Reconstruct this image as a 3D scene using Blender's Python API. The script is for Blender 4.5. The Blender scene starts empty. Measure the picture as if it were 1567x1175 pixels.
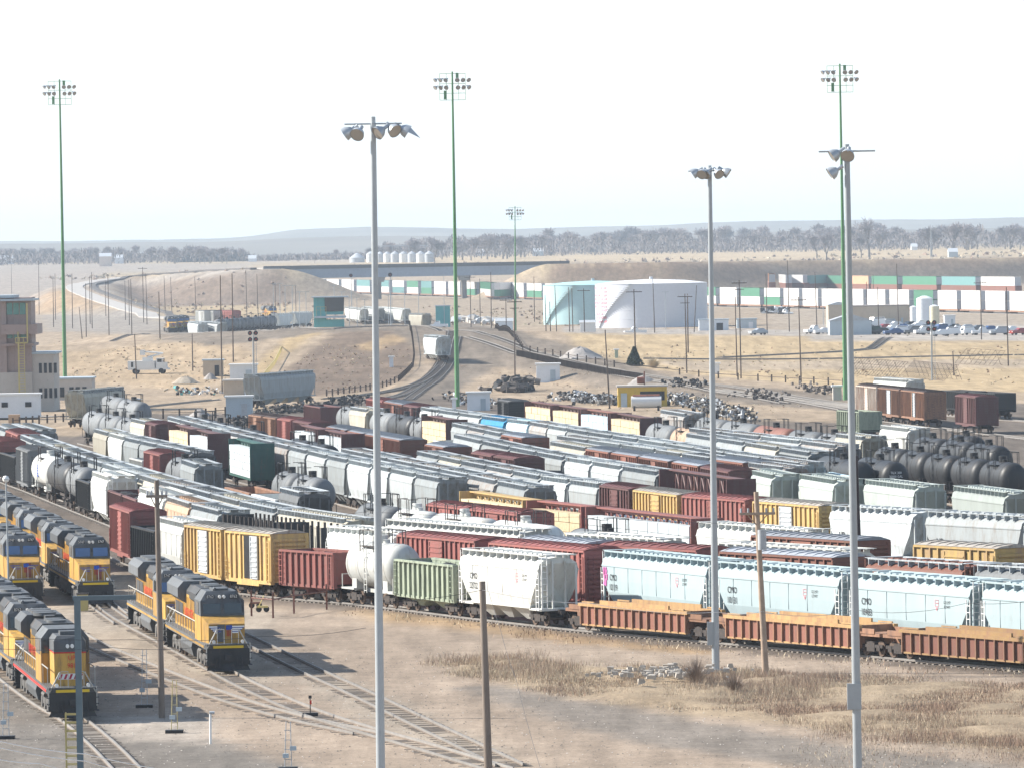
import bpy, bmesh, math, random
import numpy as np
from mathutils import Vector, Matrix
random.seed(7)
R=random.Random(11)
sc=bpy.context.scene
COL=sc.collection
# ---------------------------------------------------------------- camera model
F=10800.; H0=24.4; CX,CY=783.5,587.5
ROLL=math.atan(.0175); PITCH=math.atan((CY-368.)/F)
def ray(px,py):
    u=(px-CX)/F; v=(CY-py)/F
    a=u*math.cos(ROLL)+v*math.sin(ROLL); b=-u*math.sin(ROLL)+v*math.cos(ROLL)
    return (a, math.cos(PITCH)+b*math.sin(PITCH), b*math.cos(PITCH)-math.sin(PITCH))
def at(px,py,z=0.):
    d=ray(px,py); t=(z-H0)/d[2]
    return (d[0]*t,d[1]*t)
cd=bpy.data.cameras.new('camera'); cam=bpy.data.objects.new('camera',cd); COL.objects.link(cam)
cr,sr,cp,sp=math.cos(ROLL),math.sin(ROLL),math.cos(PITCH),math.sin(PITCH)
ux=Vector((1,0,0)); uy=Vector((0,sp,cp)); back=Vector((0,-cp,sp))
axx=ux*cr-uy*sr; axy=ux*sr+uy*cr
M=Matrix(((axx.x,axy.x,back.x,0),(axx.y,axy.y,back.y,0),(axx.z,axy.z,back.z,H0),(0,0,0,1)))
cam.matrix_world=M
cd.sensor_fit='HORIZONTAL'; cd.sensor_width=36.; cd.lens=F/1567.*36.; cd.clip_start=1.; cd.clip_end=60000.
sc.camera=cam
# ---------------------------------------------------------------- terrain
def sstep(a,b,x):
    t=np.clip((x-a)/(b-a),0,1); return t*t*(3-2*t)
EMB=[]   # (points[(X,Y,z)], half width, slope run per metre rise)
def emb(pts,w,s): EMB.append(([(*at(x,y,z),z) for x,y,z in pts],w,s))
HUMP=[(235,512,2.5),(330,510,4),(410,507,5.5),(480,506,6.8),(560,501,7),(640,503,6.5),(690,512,5.5)]
RAMP=[(690,512,5.5),(692,530,4.2),(678,556,2.5),(652,582,.8),(622,603,.05)]
LEAD=[(690,512,5.5),(760,527,4.5),(840,545,3.4),(930,566,2.0),(1040,583,1.0),(1160,598,.2)]
emb(HUMP,12,7); emb(RAMP,4,4); emb(LEAD,6,4)
emb([(440,520,4.5),(500,512,6.6),(560,508,6.8),(600,510,6.4)],6,30)
emb([(866,404,14.1),(1000,402,14),(1150,400,13.3),(1469,396,12.6),(1800,390,12)],10,2.4)
emb([(405,412,14.1),(340,415,13),(250,421,11.5),(180,427,10.),(130,434,8.6),(117,441,8),(140,452,6),(180,466,3.6),(226,480,1.2)],9,3.0)
def height(X,Y):
    X=np.asarray(X,float); Y=np.asarray(Y,float)
    h=np.zeros_like(X)
    for pts,w,s in EMB:
        for (x0,y0,z0),(x1,y1,z1) in zip(pts,pts[1:]):
            dx,dy=x1-x0,y1-y0; t=np.clip(((X-x0)*dx+(Y-y0)*dy)/(dx*dx+dy*dy),0,1)
            d=np.hypot(X-x0-t*dx,Y-y0-t*dy); z=z0+t*(z1-z0)
            k=np.clip(1-(d-w)/(s*z+1e-6),0,1)
            h=np.maximum(h,z*(k*k*(3-2*k)*.55+k*.45))
    g=12*sstep(3300,5200,Y)
    # the rough weed bank in the foreground
    return np.maximum(h,g)
def hgt(x,y): return float(height(np.array([x]),np.array([y]))[0])
def atg(px,py):
    z=0.
    for _ in range(14):
        x,y=at(px,py,z); z=z*.5+.5*hgt(x,y)
    x,y=at(px,py,z); return (x,y,z)
def spx(y): return F/y     # pixels per metre at a distance
# ---------------------------------------------------------------- materials
MATS={}
def wob(X,Y,seed,f=.25,n=7):
    r_=np.random.default_rng(seed); o=0*X
    for i in range(n):
        a=r_.uniform(0,math.pi); k=f*r_.uniform(.4,2.2); o=o+np.sin((X*math.cos(a)+Y*math.sin(a)*.6)*k+r_.uniform(0,6)+1.3*np.sin(X*k*.37+i))
    return o/n**.5
def mat(name,col,rough=.75,var=.12,grime=.0,gcol=(.10,.07,.05),scale=1.2,metal=0.,streak=False,spec=.3,obj=.06,bump=0.):
    if name in MATS: return MATS[name]
    m=bpy.data.materials.new(name); m.use_nodes=True; nt=m.node_tree; n=nt.nodes; l=nt.links
    b=n['Principled BSDF']; b.inputs['Roughness'].default_value=rough; b.inputs['Metallic'].default_value=metal
    b.inputs['Specular IOR Level'].default_value=spec
    tc=n.new('ShaderNodeTexCoord'); mp=n.new('ShaderNodeMapping'); l.new(tc.outputs['Object'],mp.inputs[0])
    oi=n.new('ShaderNodeObjectInfo')
    if obj>0:
        ad=n.new('ShaderNodeVectorMath'); ad.operation='SCALE'; ad.inputs[0].default_value=(97,53,31); l.new(oi.outputs['Random'],ad.inputs['Scale'])
        l.new(ad.outputs[0],mp.inputs['Location'])
    if streak: mp.inputs['Scale'].default_value=(1.,1.,.22)
    nz=n.new('ShaderNodeTexNoise'); nz.inputs['Scale'].default_value=scale; nz.inputs['Detail'].default_value=6; nz.inputs['Roughness'].default_value=.65
    l.new(mp.outputs[0],nz.inputs['Vector'])
    mr=n.new('ShaderNodeMapRange'); mr.inputs['From Min'].default_value=.25; mr.inputs['From Max'].default_value=.75
    mr.inputs['To Min'].default_value=1-var; mr.inputs['To Max'].default_value=1+var; l.new(nz.outputs[0],mr.inputs['Value'])
    hs=n.new('ShaderNodeHueSaturation'); hs.inputs['Color'].default_value=(*col,1); l.new(mr.outputs[0],hs.inputs['Value'])
    out=hs.outputs[0]
    if obj>0:
        mo=n.new('ShaderNodeMapRange'); mo.inputs['To Min'].default_value=1-obj*2; mo.inputs['To Max'].default_value=1+obj*2; l.new(oi.outputs['Random'],mo.inputs['Value'])
        h2=n.new('ShaderNodeHueSaturation'); l.new(mo.outputs[0],h2.inputs['Value']); l.new(out,h2.inputs['Color']); out=h2.outputs[0]
    if grime>0:
        n2=n.new('ShaderNodeTexNoise'); n2.inputs['Scale'].default_value=scale*2.3; n2.inputs['Detail'].default_value=8; n2.inputs['Roughness'].default_value=.75
        l.new(mp.outputs[0],n2.inputs['Vector'])
        m2=n.new('ShaderNodeMapRange'); m2.inputs['From Min'].default_value=.62-grime*.30; m2.inputs['From Max'].default_value=.78-grime*.22
        l.new(n2.outputs[0],m2.inputs['Value'])
        mx=n.new('ShaderNodeMixRGB'); mx.inputs[2].default_value=(*gcol,1); mg=n.new('ShaderNodeMath'); mg.operation='MULTIPLY'; mg.inputs[1].default_value=.85; l.new(m2.outputs[0],mg.inputs[0]); l.new(mg.outputs[0],mx.inputs[0]); l.new(out,mx.inputs[1]); out=mx.outputs[0]
    l.new(out,b.inputs['Base Color'])
    if bump>0:
        bp=n.new('ShaderNodeBump'); bp.inputs['Strength'].default_value=bump; bp.inputs['Distance'].default_value=.05; l.new(nz.outputs[0],bp.inputs['Height']); l.new(bp.outputs[0],b.inputs['Normal'])
    MATS[name]=m; return m
def P(name,col,g=.35,**k):   # railcar paint
    d=dict(rough=.62,var=.14,grime=g,gcol=(.13,.085,.06),scale=.9,streak=True,obj=.11); d.update(k)
    return mat(name,col,**d)
PAINT=dict(
 red=P('red paint',(.27,.095,.082),.48,gcol=(.17,.10,.085)), mar=P('maroon paint',(.115,.05,.048),.42,gcol=(.12,.085,.075)), bred=P('bright red paint',(.4,.07,.05),.25),
 blk=P('black paint',(.028,.029,.031),.15,rough=.5), wht=P('white paint',(.52,.53,.51),.3,gcol=(.28,.23,.17)), yel=P('yellow paint',(.48,.33,.12),.6,gcol=(.30,.20,.13)),
 grn=P('pale green paint',(.25,.285,.215),.5,gcol=(.1,.12,.1)), rst=P('rusty orange paint',(.26,.14,.085),.6,gcol=(.13,.075,.06)), cmo=P('pale blue grey paint',(.33,.405,.425),.2,gcol=(.27,.30,.30),obj=.03,var=.07),
 brn=P('rust brown paint',(.21,.09,.065),.4), gry=P('dark grey paint',(.15,.158,.165),.35,gcol=(.09,.085,.08)), lgr=P('light grey paint',(.25,.275,.285),.5,gcol=(.17,.15,.13)), lgt=P('off white paint',(.38,.41,.42),.4,gcol=(.22,.19,.16)),
 crm=P('cream paint',(.38,.36,.30),.45,gcol=(.22,.17,.12)), tan=P('tan paint',(.42,.29,.20),.35), blu=P('strong blue paint',(.03,.20,.36),.2), lbl=P('light blue paint',(.42,.56,.62),.2),
 dgr=P('dark green paint',(.035,.10,.085),.2), lgn=P('mint paint',(.34,.375,.355),.22,gcol=(.2,.25,.18)), cor=P('weathered galvanised paint',(.27,.28,.28),.6,gcol=(.22,.13,.08)), wst=P('white and rust paint',(.55,.50,.44),.62,gcol=(.26,.10,.05)),
 ora=P('orange yellow paint',(.36,.225,.10),.55,gcol=(.24,.13,.08)))
ROOFS=dict(red=P('red roof',(.23,.075,.065),.5,gcol=(.09,.05,.05)),brn=P('grey galvanised roof',(.27,.29,.32),.3,gcol=(.2,.13,.1)),mar=P('maroon roof',(.13,.05,.05),.4),
 yel=P('tan grey roof',(.34,.31,.27),.4),rst=P('rust roof',(.09,.06,.05),.4),wst=P('rust roof',(.09,.06,.05),.4),gry=P('grey roof',(.2,.2,.2),.3))
DARK=mat('dark underframe steel',(.05,.043,.04),.8,.3,.3,gcol=(.12,.07,.045),scale=3)
WHEEL=mat('wheel steel',(.11,.075,.055),.6,.25,scale=5)
COAL=mat('coal',(.014,.014,.016),.7,.5,scale=5,bump=.8)
GALV=mat('galvanised grating',(.42,.44,.46),.5,.2,.2,gcol=(.2,.17,.15),scale=3)
WALKW=mat('pale roof walk grating',(.36,.39,.41),.6,.3,.5,gcol=(.19,.175,.16),scale=2)
BLKM=mat('black metal',(.02,.02,.022),.5,.2)
STEEL=mat('polished rail steel',(.22,.205,.19),.6,.2,metal=.0)
RAILS=mat('rusty rail side',(.17,.135,.11),.8,.25)
TIE2=mat('half buried sleeper wood',(.24,.20,.165),.9,.35,scale=3)
TIE=mat('weathered sleeper wood',(.19,.165,.145),.9,.35,scale=3)
POLEG=mat('galvanised pole steel',(.36,.385,.40),.45,.08,.1,gcol=(.25,.25,.24),scale=2,metal=.25)
POLEN=mat('green pole paint',(.12,.27,.12),.5,.12,scale=2)
WOODP=mat('creosoted pole wood',(.09,.068,.055),.9,.3,scale=2,streak=True)
WOODL=mat('grey weathered pole wood',(.22,.18,.15),.9,.3,scale=2,streak=True)
LOCY=P('locomotive yellow',(.45,.262,.055),.6,gcol=(.17,.105,.06),obj=.1); LOCG=P('locomotive grey',(.105,.112,.12),.45,gcol=(.06,.055,.05)); 
LOCD=P('locomotive dark roof',(.05,.052,.055),.3); LRED=P('locomotive red stripe',(.5,.03,.02),.05); LBLU=P('emblem blue',(.02,.07,.38),0.)
GLASS=mat('dark window glass',(.02,.03,.035),.08,.05,spec=.8); GLBLU=mat('windscreen glass with painted sky reflection',(.03,.09,.25),.08,.1,spec=.9)  # blue of the reflected sky is put into the windscreen colour
WHT=mat('plain white paint',(.72,.72,.70),.55,.05); LUM=mat('sawn lumber',(.52,.43,.28),.9,.25,.12,gcol=(.3,.22,.12),scale=4)
WRAPW=mat('white lumber wrap',(.52,.56,.58),.5,.15,.1,gcol=(.3,.4,.45),scale=2); WRAPB=mat('pale blue lumber wrap',(.45,.60,.68),.5,.15,.1,gcol=(.6,.6,.55),scale=2)
CONC=mat('concrete',(.45,.42,.38),.9,.12,.15,gcol=(.3,.27,.24),scale=1)
# ---------------------------------------------------------------- mesh builder
class MB:
    def __init__(s): s.v=[]; s.f=[]; s.m=[]; s.sm=[]
    def add(s,v,f,m=0,smooth=False):
        o=len(s.v); s.v+= [tuple(p) for p in v]; s.f+=[tuple(i+o for i in q) for q in f]; s.m+=[m]*len(f); s.sm+=[smooth]*len(f); return s
    def box(s,x0,x1,y0,y1,z0,z1,m=0):
        v=[(x0,y0,z0),(x1,y0,z0),(x1,y1,z0),(x0,y1,z0),(x0,y0,z1),(x1,y0,z1),(x1,y1,z1),(x0,y1,z1)]
        return s.add(v,[(0,3,2,1),(4,5,6,7),(0,1,5,4),(1,2,6,5),(2,3,7,6),(3,0,4,7)],m)
    def cb(s,c,d,m=0):
        return s.box(c[0]-d[0]/2,c[0]+d[0]/2,c[1]-d[1]/2,c[1]+d[1]/2,c[2]-d[2]/2,c[2]+d[2]/2,m)
    def tube(s,p,q,r,r2=None,n=6,m=0,caps=True,smooth=True):
        p=Vector(p); q=Vector(q); d=(q-p); 
        if d.length<1e-6: return s
        r2=r if r2 is None else r2
        d.normalize(); a=Vector((0,0,1)) if abs(d.z)<.9 else Vector((1,0,0)); u=d.cross(a).normalized(); w=d.cross(u)
        v=[];f=[]
        for k in range(n):
            t=2*math.pi*k/n; e=u*math.cos(t)+w*math.sin(t); v.append(p+e*r); v.append(q+e*r2)
        for k in range(n): j=(k+1)%n; f.append((2*k,2*j,2*j+1,2*k+1))
        s.add(v,f,m,smooth and n>5)
        if caps: s.add([v[2*k] for k in range(n)],[tuple(range(n))],m); s.add([v[2*k+1] for k in range(n)],[tuple(reversed(range(n)))],m)
        return s
    def ext(s,prof,xs,m=0,closed=True,smooth=False,capm=None):
        # prof: list of (y,z); xs: (x0 list or number, x1 ...)
        n=len(prof)
        X0=xs[0] if isinstance(xs[0],(list,tuple)) else [xs[0]]*n
        X1=xs[1] if isinstance(xs[1],(list,tuple)) else [xs[1]]*n
        v=[(X0[i],prof[i][0],prof[i][1]) for i in range(n)]+[(X1[i],prof[i][0],prof[i][1]) for i in range(n)]
        f=[(i,(i+1)%n,n+(i+1)%n,n+i) for i in range(n if closed else n-1)]
        s.add(v,f,m,smooth)
        if closed:
            c=m if capm is None else capm
            s.add(v[:n],[tuple(reversed(range(n)))],c); s.add(v[n:],[tuple(range(n))],c)
        return s
    def lathe(s,prof,c=(0,0,0),n=24,axis='z',m=0,smooth=True):
        v=[];f=[];k=len(prof)
        for i in range(n):
            t=2*math.pi*i/n
            for r,h in prof:
                a,b=r*math.cos(t),r*math.sin(t)
                v.append((c[0]+a,c[1]+b,c[2]+h) if axis=='z' else (c[0]+h,c[1]+a,c[2]+b))
        for i in range(n):
            j=(i+1)%n
            for q in range(k-1): f.append((i*k+q,j*k+q,j*k+q+1,i*k+q+1))
        return s.add(v,f,m,smooth)
    def mesh(s,name,mats):
        me=bpy.data.meshes.new(name); me.from_pydata(s.v,[],s.f); me.update()
        for x in (mats if isinstance(mats,(list,tuple)) else [mats]): me.materials.append(x)
        me.polygons.foreach_set('material_index',s.m); me.polygons.foreach_set('use_smooth',s.sm)
        return me
    def build(s,name,mats,parent=None,loc=None,rz=None):
        bm=bmesh.new(); me=s.mesh(name,mats); bm.from_mesh(me); bmesh.ops.recalc_face_normals(bm,faces=bm.faces); bm.to_mesh(me); bm.free()
        return link(name,me,parent,loc,rz)
def link(name,me,parent=None,loc=None,rz=None):
    o=bpy.data.objects.new(name,me); COL.objects.link(o)
    if parent: o.parent=parent
    if loc is not None: o.location=loc
    if rz is not None: o.rotation_euler=(0,0,rz)
    return o
def tag(o,label=None,cat=None,group=None,kind=None):
    if label: o['label']=label
    if cat: o['category']=cat
    if group: o['group']=group
    if kind: o['kind']=kind
    return o
def empty(name,loc,rz=0,label=None,cat=None,group=None):
    o=bpy.data.objects.new(name,None); COL.objects.link(o); o.location=loc; o.rotation_euler=(0,0,rz); o.empty_display_size=.5
    return tag(o,label,cat,group)
def fixn(me):
    bm=bmesh.new(); bm.from_mesh(me); bmesh.ops.recalc_face_normals(bm,faces=bm.faces); bm.to_mesh(me); bm.free(); return me
# a prototype is a list of (name, mesh, offset, rz, [subparts])
def part(mb,name,mats,off=(0,0,0),rz=0,sub=None,label=None): return (name,fixn(mb.mesh(name,mats)),off,rz,sub or [],label)
def place(parts,parent):
    for nme,me,off,rz,sub,lab in parts:
        o=link(nme,me,parent,off,rz)
        if lab: o['label']=lab
        if sub: place(sub,o)
def txt(s,size,name,m,ext=.004):
    c=bpy.data.curves.new(name,'FONT'); c.body=s; c.size=size; c.extrude=ext; c.align_x='CENTER'; c.align_y='CENTER'; c.resolution_u=2; c.space_line=1.1
    o=bpy.data.objects.new(name,c); COL.objects.link(o); bpy.context.view_layer.update()
    me=bpy.data.meshes.new_from_object(o.evaluated_get(bpy.context.evaluated_depsgraph_get()))
    bpy.data.objects.remove(o); me.materials.clear(); me.materials.append(m); me.name=name; return me
def rotm(me,mt): me.transform(mt); return me

SKYS=.105; SUNE=5.; EXPO=1.0; HAZE=7e-5
ROWS={
'A':(0,[(165,859),(171,862),(205,876),(284,899),(346,910),(420,918),(510,925),(597,935),(697,948),(845,965),(1051,984),(1375,1013),(1650,1037)],
  'Bred 171 203;Gblk 203 241;Hwht 241 283;Byel 284 344;Byel 345 421;Gred 427 517;Twht 518 603;Ggrn 604 700;Hwht 702 832;Wrst 860 1080;Wrst 1080 1345;Wrst 1345 1620'),
'B':(4.2,[(497,814),(607,824),(740,836),(900,850),(1090,869),(1290,885),(1469,899),(1600,909)],
  'Hwht 497 604;Bred 607 732;Bred 747 900;Hcmo 918 1087;Hcmo 1093 1291;Hcmo 1297 1492;Hcmo 1498 1600'),
'C':(4.3,[(788,829),(899,838),(1073,847),(1281,859),(1469,871),(1600,878)],
  'Bbrn 792 899;Bred 913 1073;Bbrn 1098 1281;Hrst 1318 1480;Hgry 1484 1600'),
'D':(4.3,[(560,797),(586,801),(740,814),(860,823),(1100,838),(1300,850),(1469,860),(1600,867)],
  'Hwht 586 797;Hwht 858 1010;Hwht 1090 1293;Gwht 1320 1440;Gwht 1445 1590'),
'E':(4.3,[(330,725),(345,731),(385,741),(425,751),(457,759),(535,771),(600,781),(700,793),(820,807),(955,820)],
  'Grst 345 384;Gwht 386 424;Hgry 426 458;Tgry 533 585;Twht 587 640;Twht 642 730;Twht 732 825;Tgry 848 957'),
'E2':(4.3,[(1100,819),(1147,823),(1310,833),(1469,842),(1600,849)],
  'Bbrn 1147 1312;Byel 1395 1530'),
'F':(4.3,[(620,771),(652,775),(795,791),(900,799)],
  'Bred 652 716;Bred 718 796'),
'G':(4.3,[(640,751),(705,762),(800,776),(1065,806),(1220,818),(1400,830),(1600,842)],
  'Cyel 700 800;Cred 802 890;Cred 892 1058;Hwht 1062 1225'),
'H':(4.3,[(632,694),(720,713),(824,733),(918,746),(967,753),(1040,762),(1142,770),(1257,779),(1400,788),(1600,799)],
  'Hfil 636 742;Hfil 742 824;Hlgt 824 868;Hlgt 869 916;Bmar 918 966;Byel 969 1040;Bred 1043 1145;Byel 1151 1258;Hlgt 1265 1402;Hlgt 1411 1570'),
'I':(4.3,[(230,635),(255,641),(340,663),(416,681),(498,701),(565,715),(631,729),(672,737)],
  'Hfil 255 416;Hcor 418 440;Hlgr 441 468;Hlgt 469 498;Hlgr 499 530;Hlgt 531 566;Hlgt 567 595;Hlgt 596 633;Hlgr 634 671'),
'I6':(4.3,[(270,635),(285,639),(380,661),(490,684)],
  'Tblk 285 308;Tblk 308 332;Tblk 332 357;Tblk 357 382;Tblk 430 458;Tblk 458 486'),
'J':(4.3,[(515,690),(600,708),(700,728),(759,741),(805,750)],
  'Hfil 520 757;Hlgr 759 804'),
'K':(4.3,[(640,656),(664,662),(720,675),(778,688),(819,696),(863,704),(949,718),(1000,726),(1090,740),(1140,747)],
  'Gwht 664 690;Hlgr 693 735;Hlgr 736 777;Hlgr 778 818;Hlgr 819 861;Hlgt 863 903;Hlgt 904 949;Hlgr 950 1005;Cbrn 1006 1112'),
'L':(4.3,[(500,621),(560,630),(632,641),(680,649),(768,668),(840,680),(897,690),(977,702),(1071,717),(1120,726)],
  'Tgry 511 533;Hcrm 534 561;Tgry 562 590;Tblk 590 622;Tgry 623 642;Clum 643 682;Hfil 690 765;Bbrn 768 801;Hfil 840 895;Bbrn 897 934;Bbrn 936 977;Bbrn 978 1025;Bbrn 1029 1071;Bmar 1073 1118'),
'M':(4.3,[(545,610),(600,619),(650,628),(720,638),(775,645),(808,649),(886,663),(974,676),(1016,683),(1109,698),(1220,713),(1265,719)],
  'Bred 561 587;Bbrn 588 617;Bmar 618 641;Hfil 642 734;Hblu 735 772;Hlbl 774 808;Hfil 809 974;Hfil 975 1222'),
'M2':(4.3,[(830,668),(930,682),(999,692),(1043,699),(1090,706),(1200,720)],
  'Hfil 850 1000;Hfil 1001 1085;Bbrn 1088 1140;Hfil 1142 1198'),
'N':(4.3,[(1030,663),(1046,667),(1136,681),(1187,689),(1238,697)],
  'Hlgr 1048 1092;Hlgr 1094 1137;Hcrm 1138 1188;Hrib 1190 1238'),
'O':(4.3,[(745,613),(762,615),(801,621),(843,627),(886,633),(930,639),(978,647),(1020,655),(1100,665),(1220,678),(1280,686)],
  'Bblk 762 780;Clum 801 842;Clum 843 885;Clbl 886 930;Clum 932 979;Tgry 984 1018;Ttan 1020 1050;Hfil 1052 1278'),
'Q':(4.3,[(990,627),(1009,631),(1046,637),(1110,647),(1200,659),(1270,667),(1330,674)],
  'Hcor 1009 1047;Tgry 1058 1096;Tgry 1097 1143;Tbrn 1145 1195;Tgry 1197 1240;Tgry 1241 1275;Hcrm 1276 1320'),
'R1':(4.3,[(1240,698),(1300,709)],'Tblk 1240 1300'),
'R2':(4.3,[(1300,700),(1351,709)],'Tblk 1300 1351'),
'S':(4.3,[(1290,676),(1335,685),(1381,692),(1430,698),(1469,703),(1600,718)],
  'Tblk 1330 1368;Tblk 1369 1406;Tblk 1407 1447;Tblk 1448 1490;Tblk 1491 1535'),
'T':(4.3,[(1340,662),(1395,670),(1469,679),(1560,690)],'Tblk 1388 1428;Tblk 1430 1470;Tblk 1471 1515'),
'U':(4.3,[(1325,652),(1345,655),(1388,660),(1469,669),(1560,679)],'Hwht 1345 1390;Tblk 1440 1478'),
'V':(4.3,[(1290,589),(1310,592),(1415,603),(1560,617)],'Bwst 1310 1343;Brst 1344 1378;Brst 1379 1416;Bmar 1462 1495'),
'V2':(4.3,[(1310,579),(1340,582),(1440,588),(1560,595)],'Hwht 1335 1388;Gblk 1440 1480;Gblk 1482 1525'),
'V3':(3.0,[(1260,632),(1281,634),(1317,637),(1350,641)],'Ggrn 1281 1317'),
'X':(0,[(-20,735),(0,743),(27,753),(108,787),(143,801),(169,812),(230,838),(292,862),(340,877),(420,892),(500,903)],
  'Bred -16 1;Gblk 2 26;Bgry 27 46;Twht 47 70;Tblk 71 98;Tgry 99 118;Gblk 119 140;Hwht 141 166;Gmar 168 189;Gmar 190 212;Hwht 213 252;Htan 254 291;Hlgr 292 336;Sblk 338 420;Sblk 421 494'),
'Y':(4.3,[(-20,650),(0,657),(48,677),(110,699),(165,717),(240,740),(295,754),(356,771),(422,785),(500,797),(530,801)],
  'Hlgr -12 8;Bred 10 29;Hrib 30 48;Hfil 49 240;Hfil 241 420;Hcrm 421 528'),
'I3':(4.3,[(130,656),(142,660),(189,673),(260,689),(300,698),(330,705),(422,724),(470,734)],
  'Hcrm 142 164;Hwht 165 188;Hfil 189 290;Tgry 411 438;Tgry 440 472'),
'I4':(4.3,[(185,684),(199,688),(246,699),(277,708),(300,716)],'Gwht 199 220;Bred 221 247;Tgry 250 275;Hlgr 276 299'),
'I5':(4.3,[(120,629),(160,637),(199,644),(257,657),(316,671),(350,679),(382,687)],
  'Tgry 123 148;Tgry 149 173;Tgry 174 198;Hcrm 199 222;Bmar 223 240;Clum 256 287;Cwhi 288 317;Cgrn 348 382'),
'BB':(4.6,[(148,602),(178,608),(205,614)],'Tgry 150 176;Tgry 177 203'),
'BD':(4.3,[(365,634),(381,637),(447,646),(500,656),(558,667),(614,677),(651,683),(681,688),(745,699),(860,716)],
  'Brst 381 402;Brst 403 424;Bred 425 447;Bmar 449 475;Bbrn 500 530;Bbrn 533 557;Bbrn 558 614;Bbrn 651 681;Bmar 722 755;Bmar 756 790'),
'BE':(4.3,[(440,656),(500,668),(522,672),(620,693),(640,697)],'Cwhi 448 482;Cwhi 484 522;Gblk 560 590;Gblk 600 632'),
'BI':(3.6,[(450,616),(464,618),(520,627)],'Gmar 466 492'),
'YH':(4.3,[(0,648),(20,652),(60,664)],'Hlgr 20 52'),
}
# ---------------------------------------------------------------- railcars (x along the track, near side is -y, z=0 top of ground)
def truck_parts(x,hi):
    b=MB()
    for s in(-1,1):
        b.box(-1.35,1.35,s*1.02-.07,s*1.02+.07,.5,.68); b.box(-.45,.45,s*1.02-.09,s*1.02+.09,.28,.8)
        for w in(-.88,.88): b.box(w-.2,w+.2,s*1.02-.1,s*1.02+.1,.32,.66)
    b.box(-.25,.25,-1.1,1.1,.5,.85); ws=[]
    if hi:
        for w in(-.88,.88):
            m=MB(); m.tube((0,-.72,0),(0,.72,0),.08)
            for s in(-1,1): m.tube((0,s*.72,0),(0,s*.86,0),.46,n=14)
            ws.append(part(m,'wheelset',WHEEL,(w,0,.46)))
    else:
        for w in(-.88,.88):
            b.tube((w,-.85,.46),(w,-.7,.46),.46,n=10,m=1); b.tube((w,.7,.46),(w,.85,.46),.46,n=10,m=1)
    return part(b,'bogie',[DARK,WHEEL],(x,0,.0),0,ws)
def ladder(b,x,y,z0,z1,w=.4,axis='x',m=0,r=.025):
    for s in(-1,1):
        p=(x+s*w/2,y) if axis=='x' else (x,y+s*w/2); b.box(p[0]-r,p[0]+r,p[1]-r,p[1]+r,z0,z1,m)
    k=z0+.15
    while k<z1:
        if axis=='x': b.box(x-w/2,x+w/2,y-r*.8,y+r*.8,k-r*.8,k+r*.8,m)
        else: b.box(x-r*.8,x+r*.8,y-w/2,y+w/2,k-r*.8,k+r*.8,m)
        k+=.38
def lad(P_,x,y,z0,z1,w,ax,m): l=MB(); ladder(l,x,y,z0,z1,w,ax); P_.append(part(l,'ladder',m))
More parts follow.
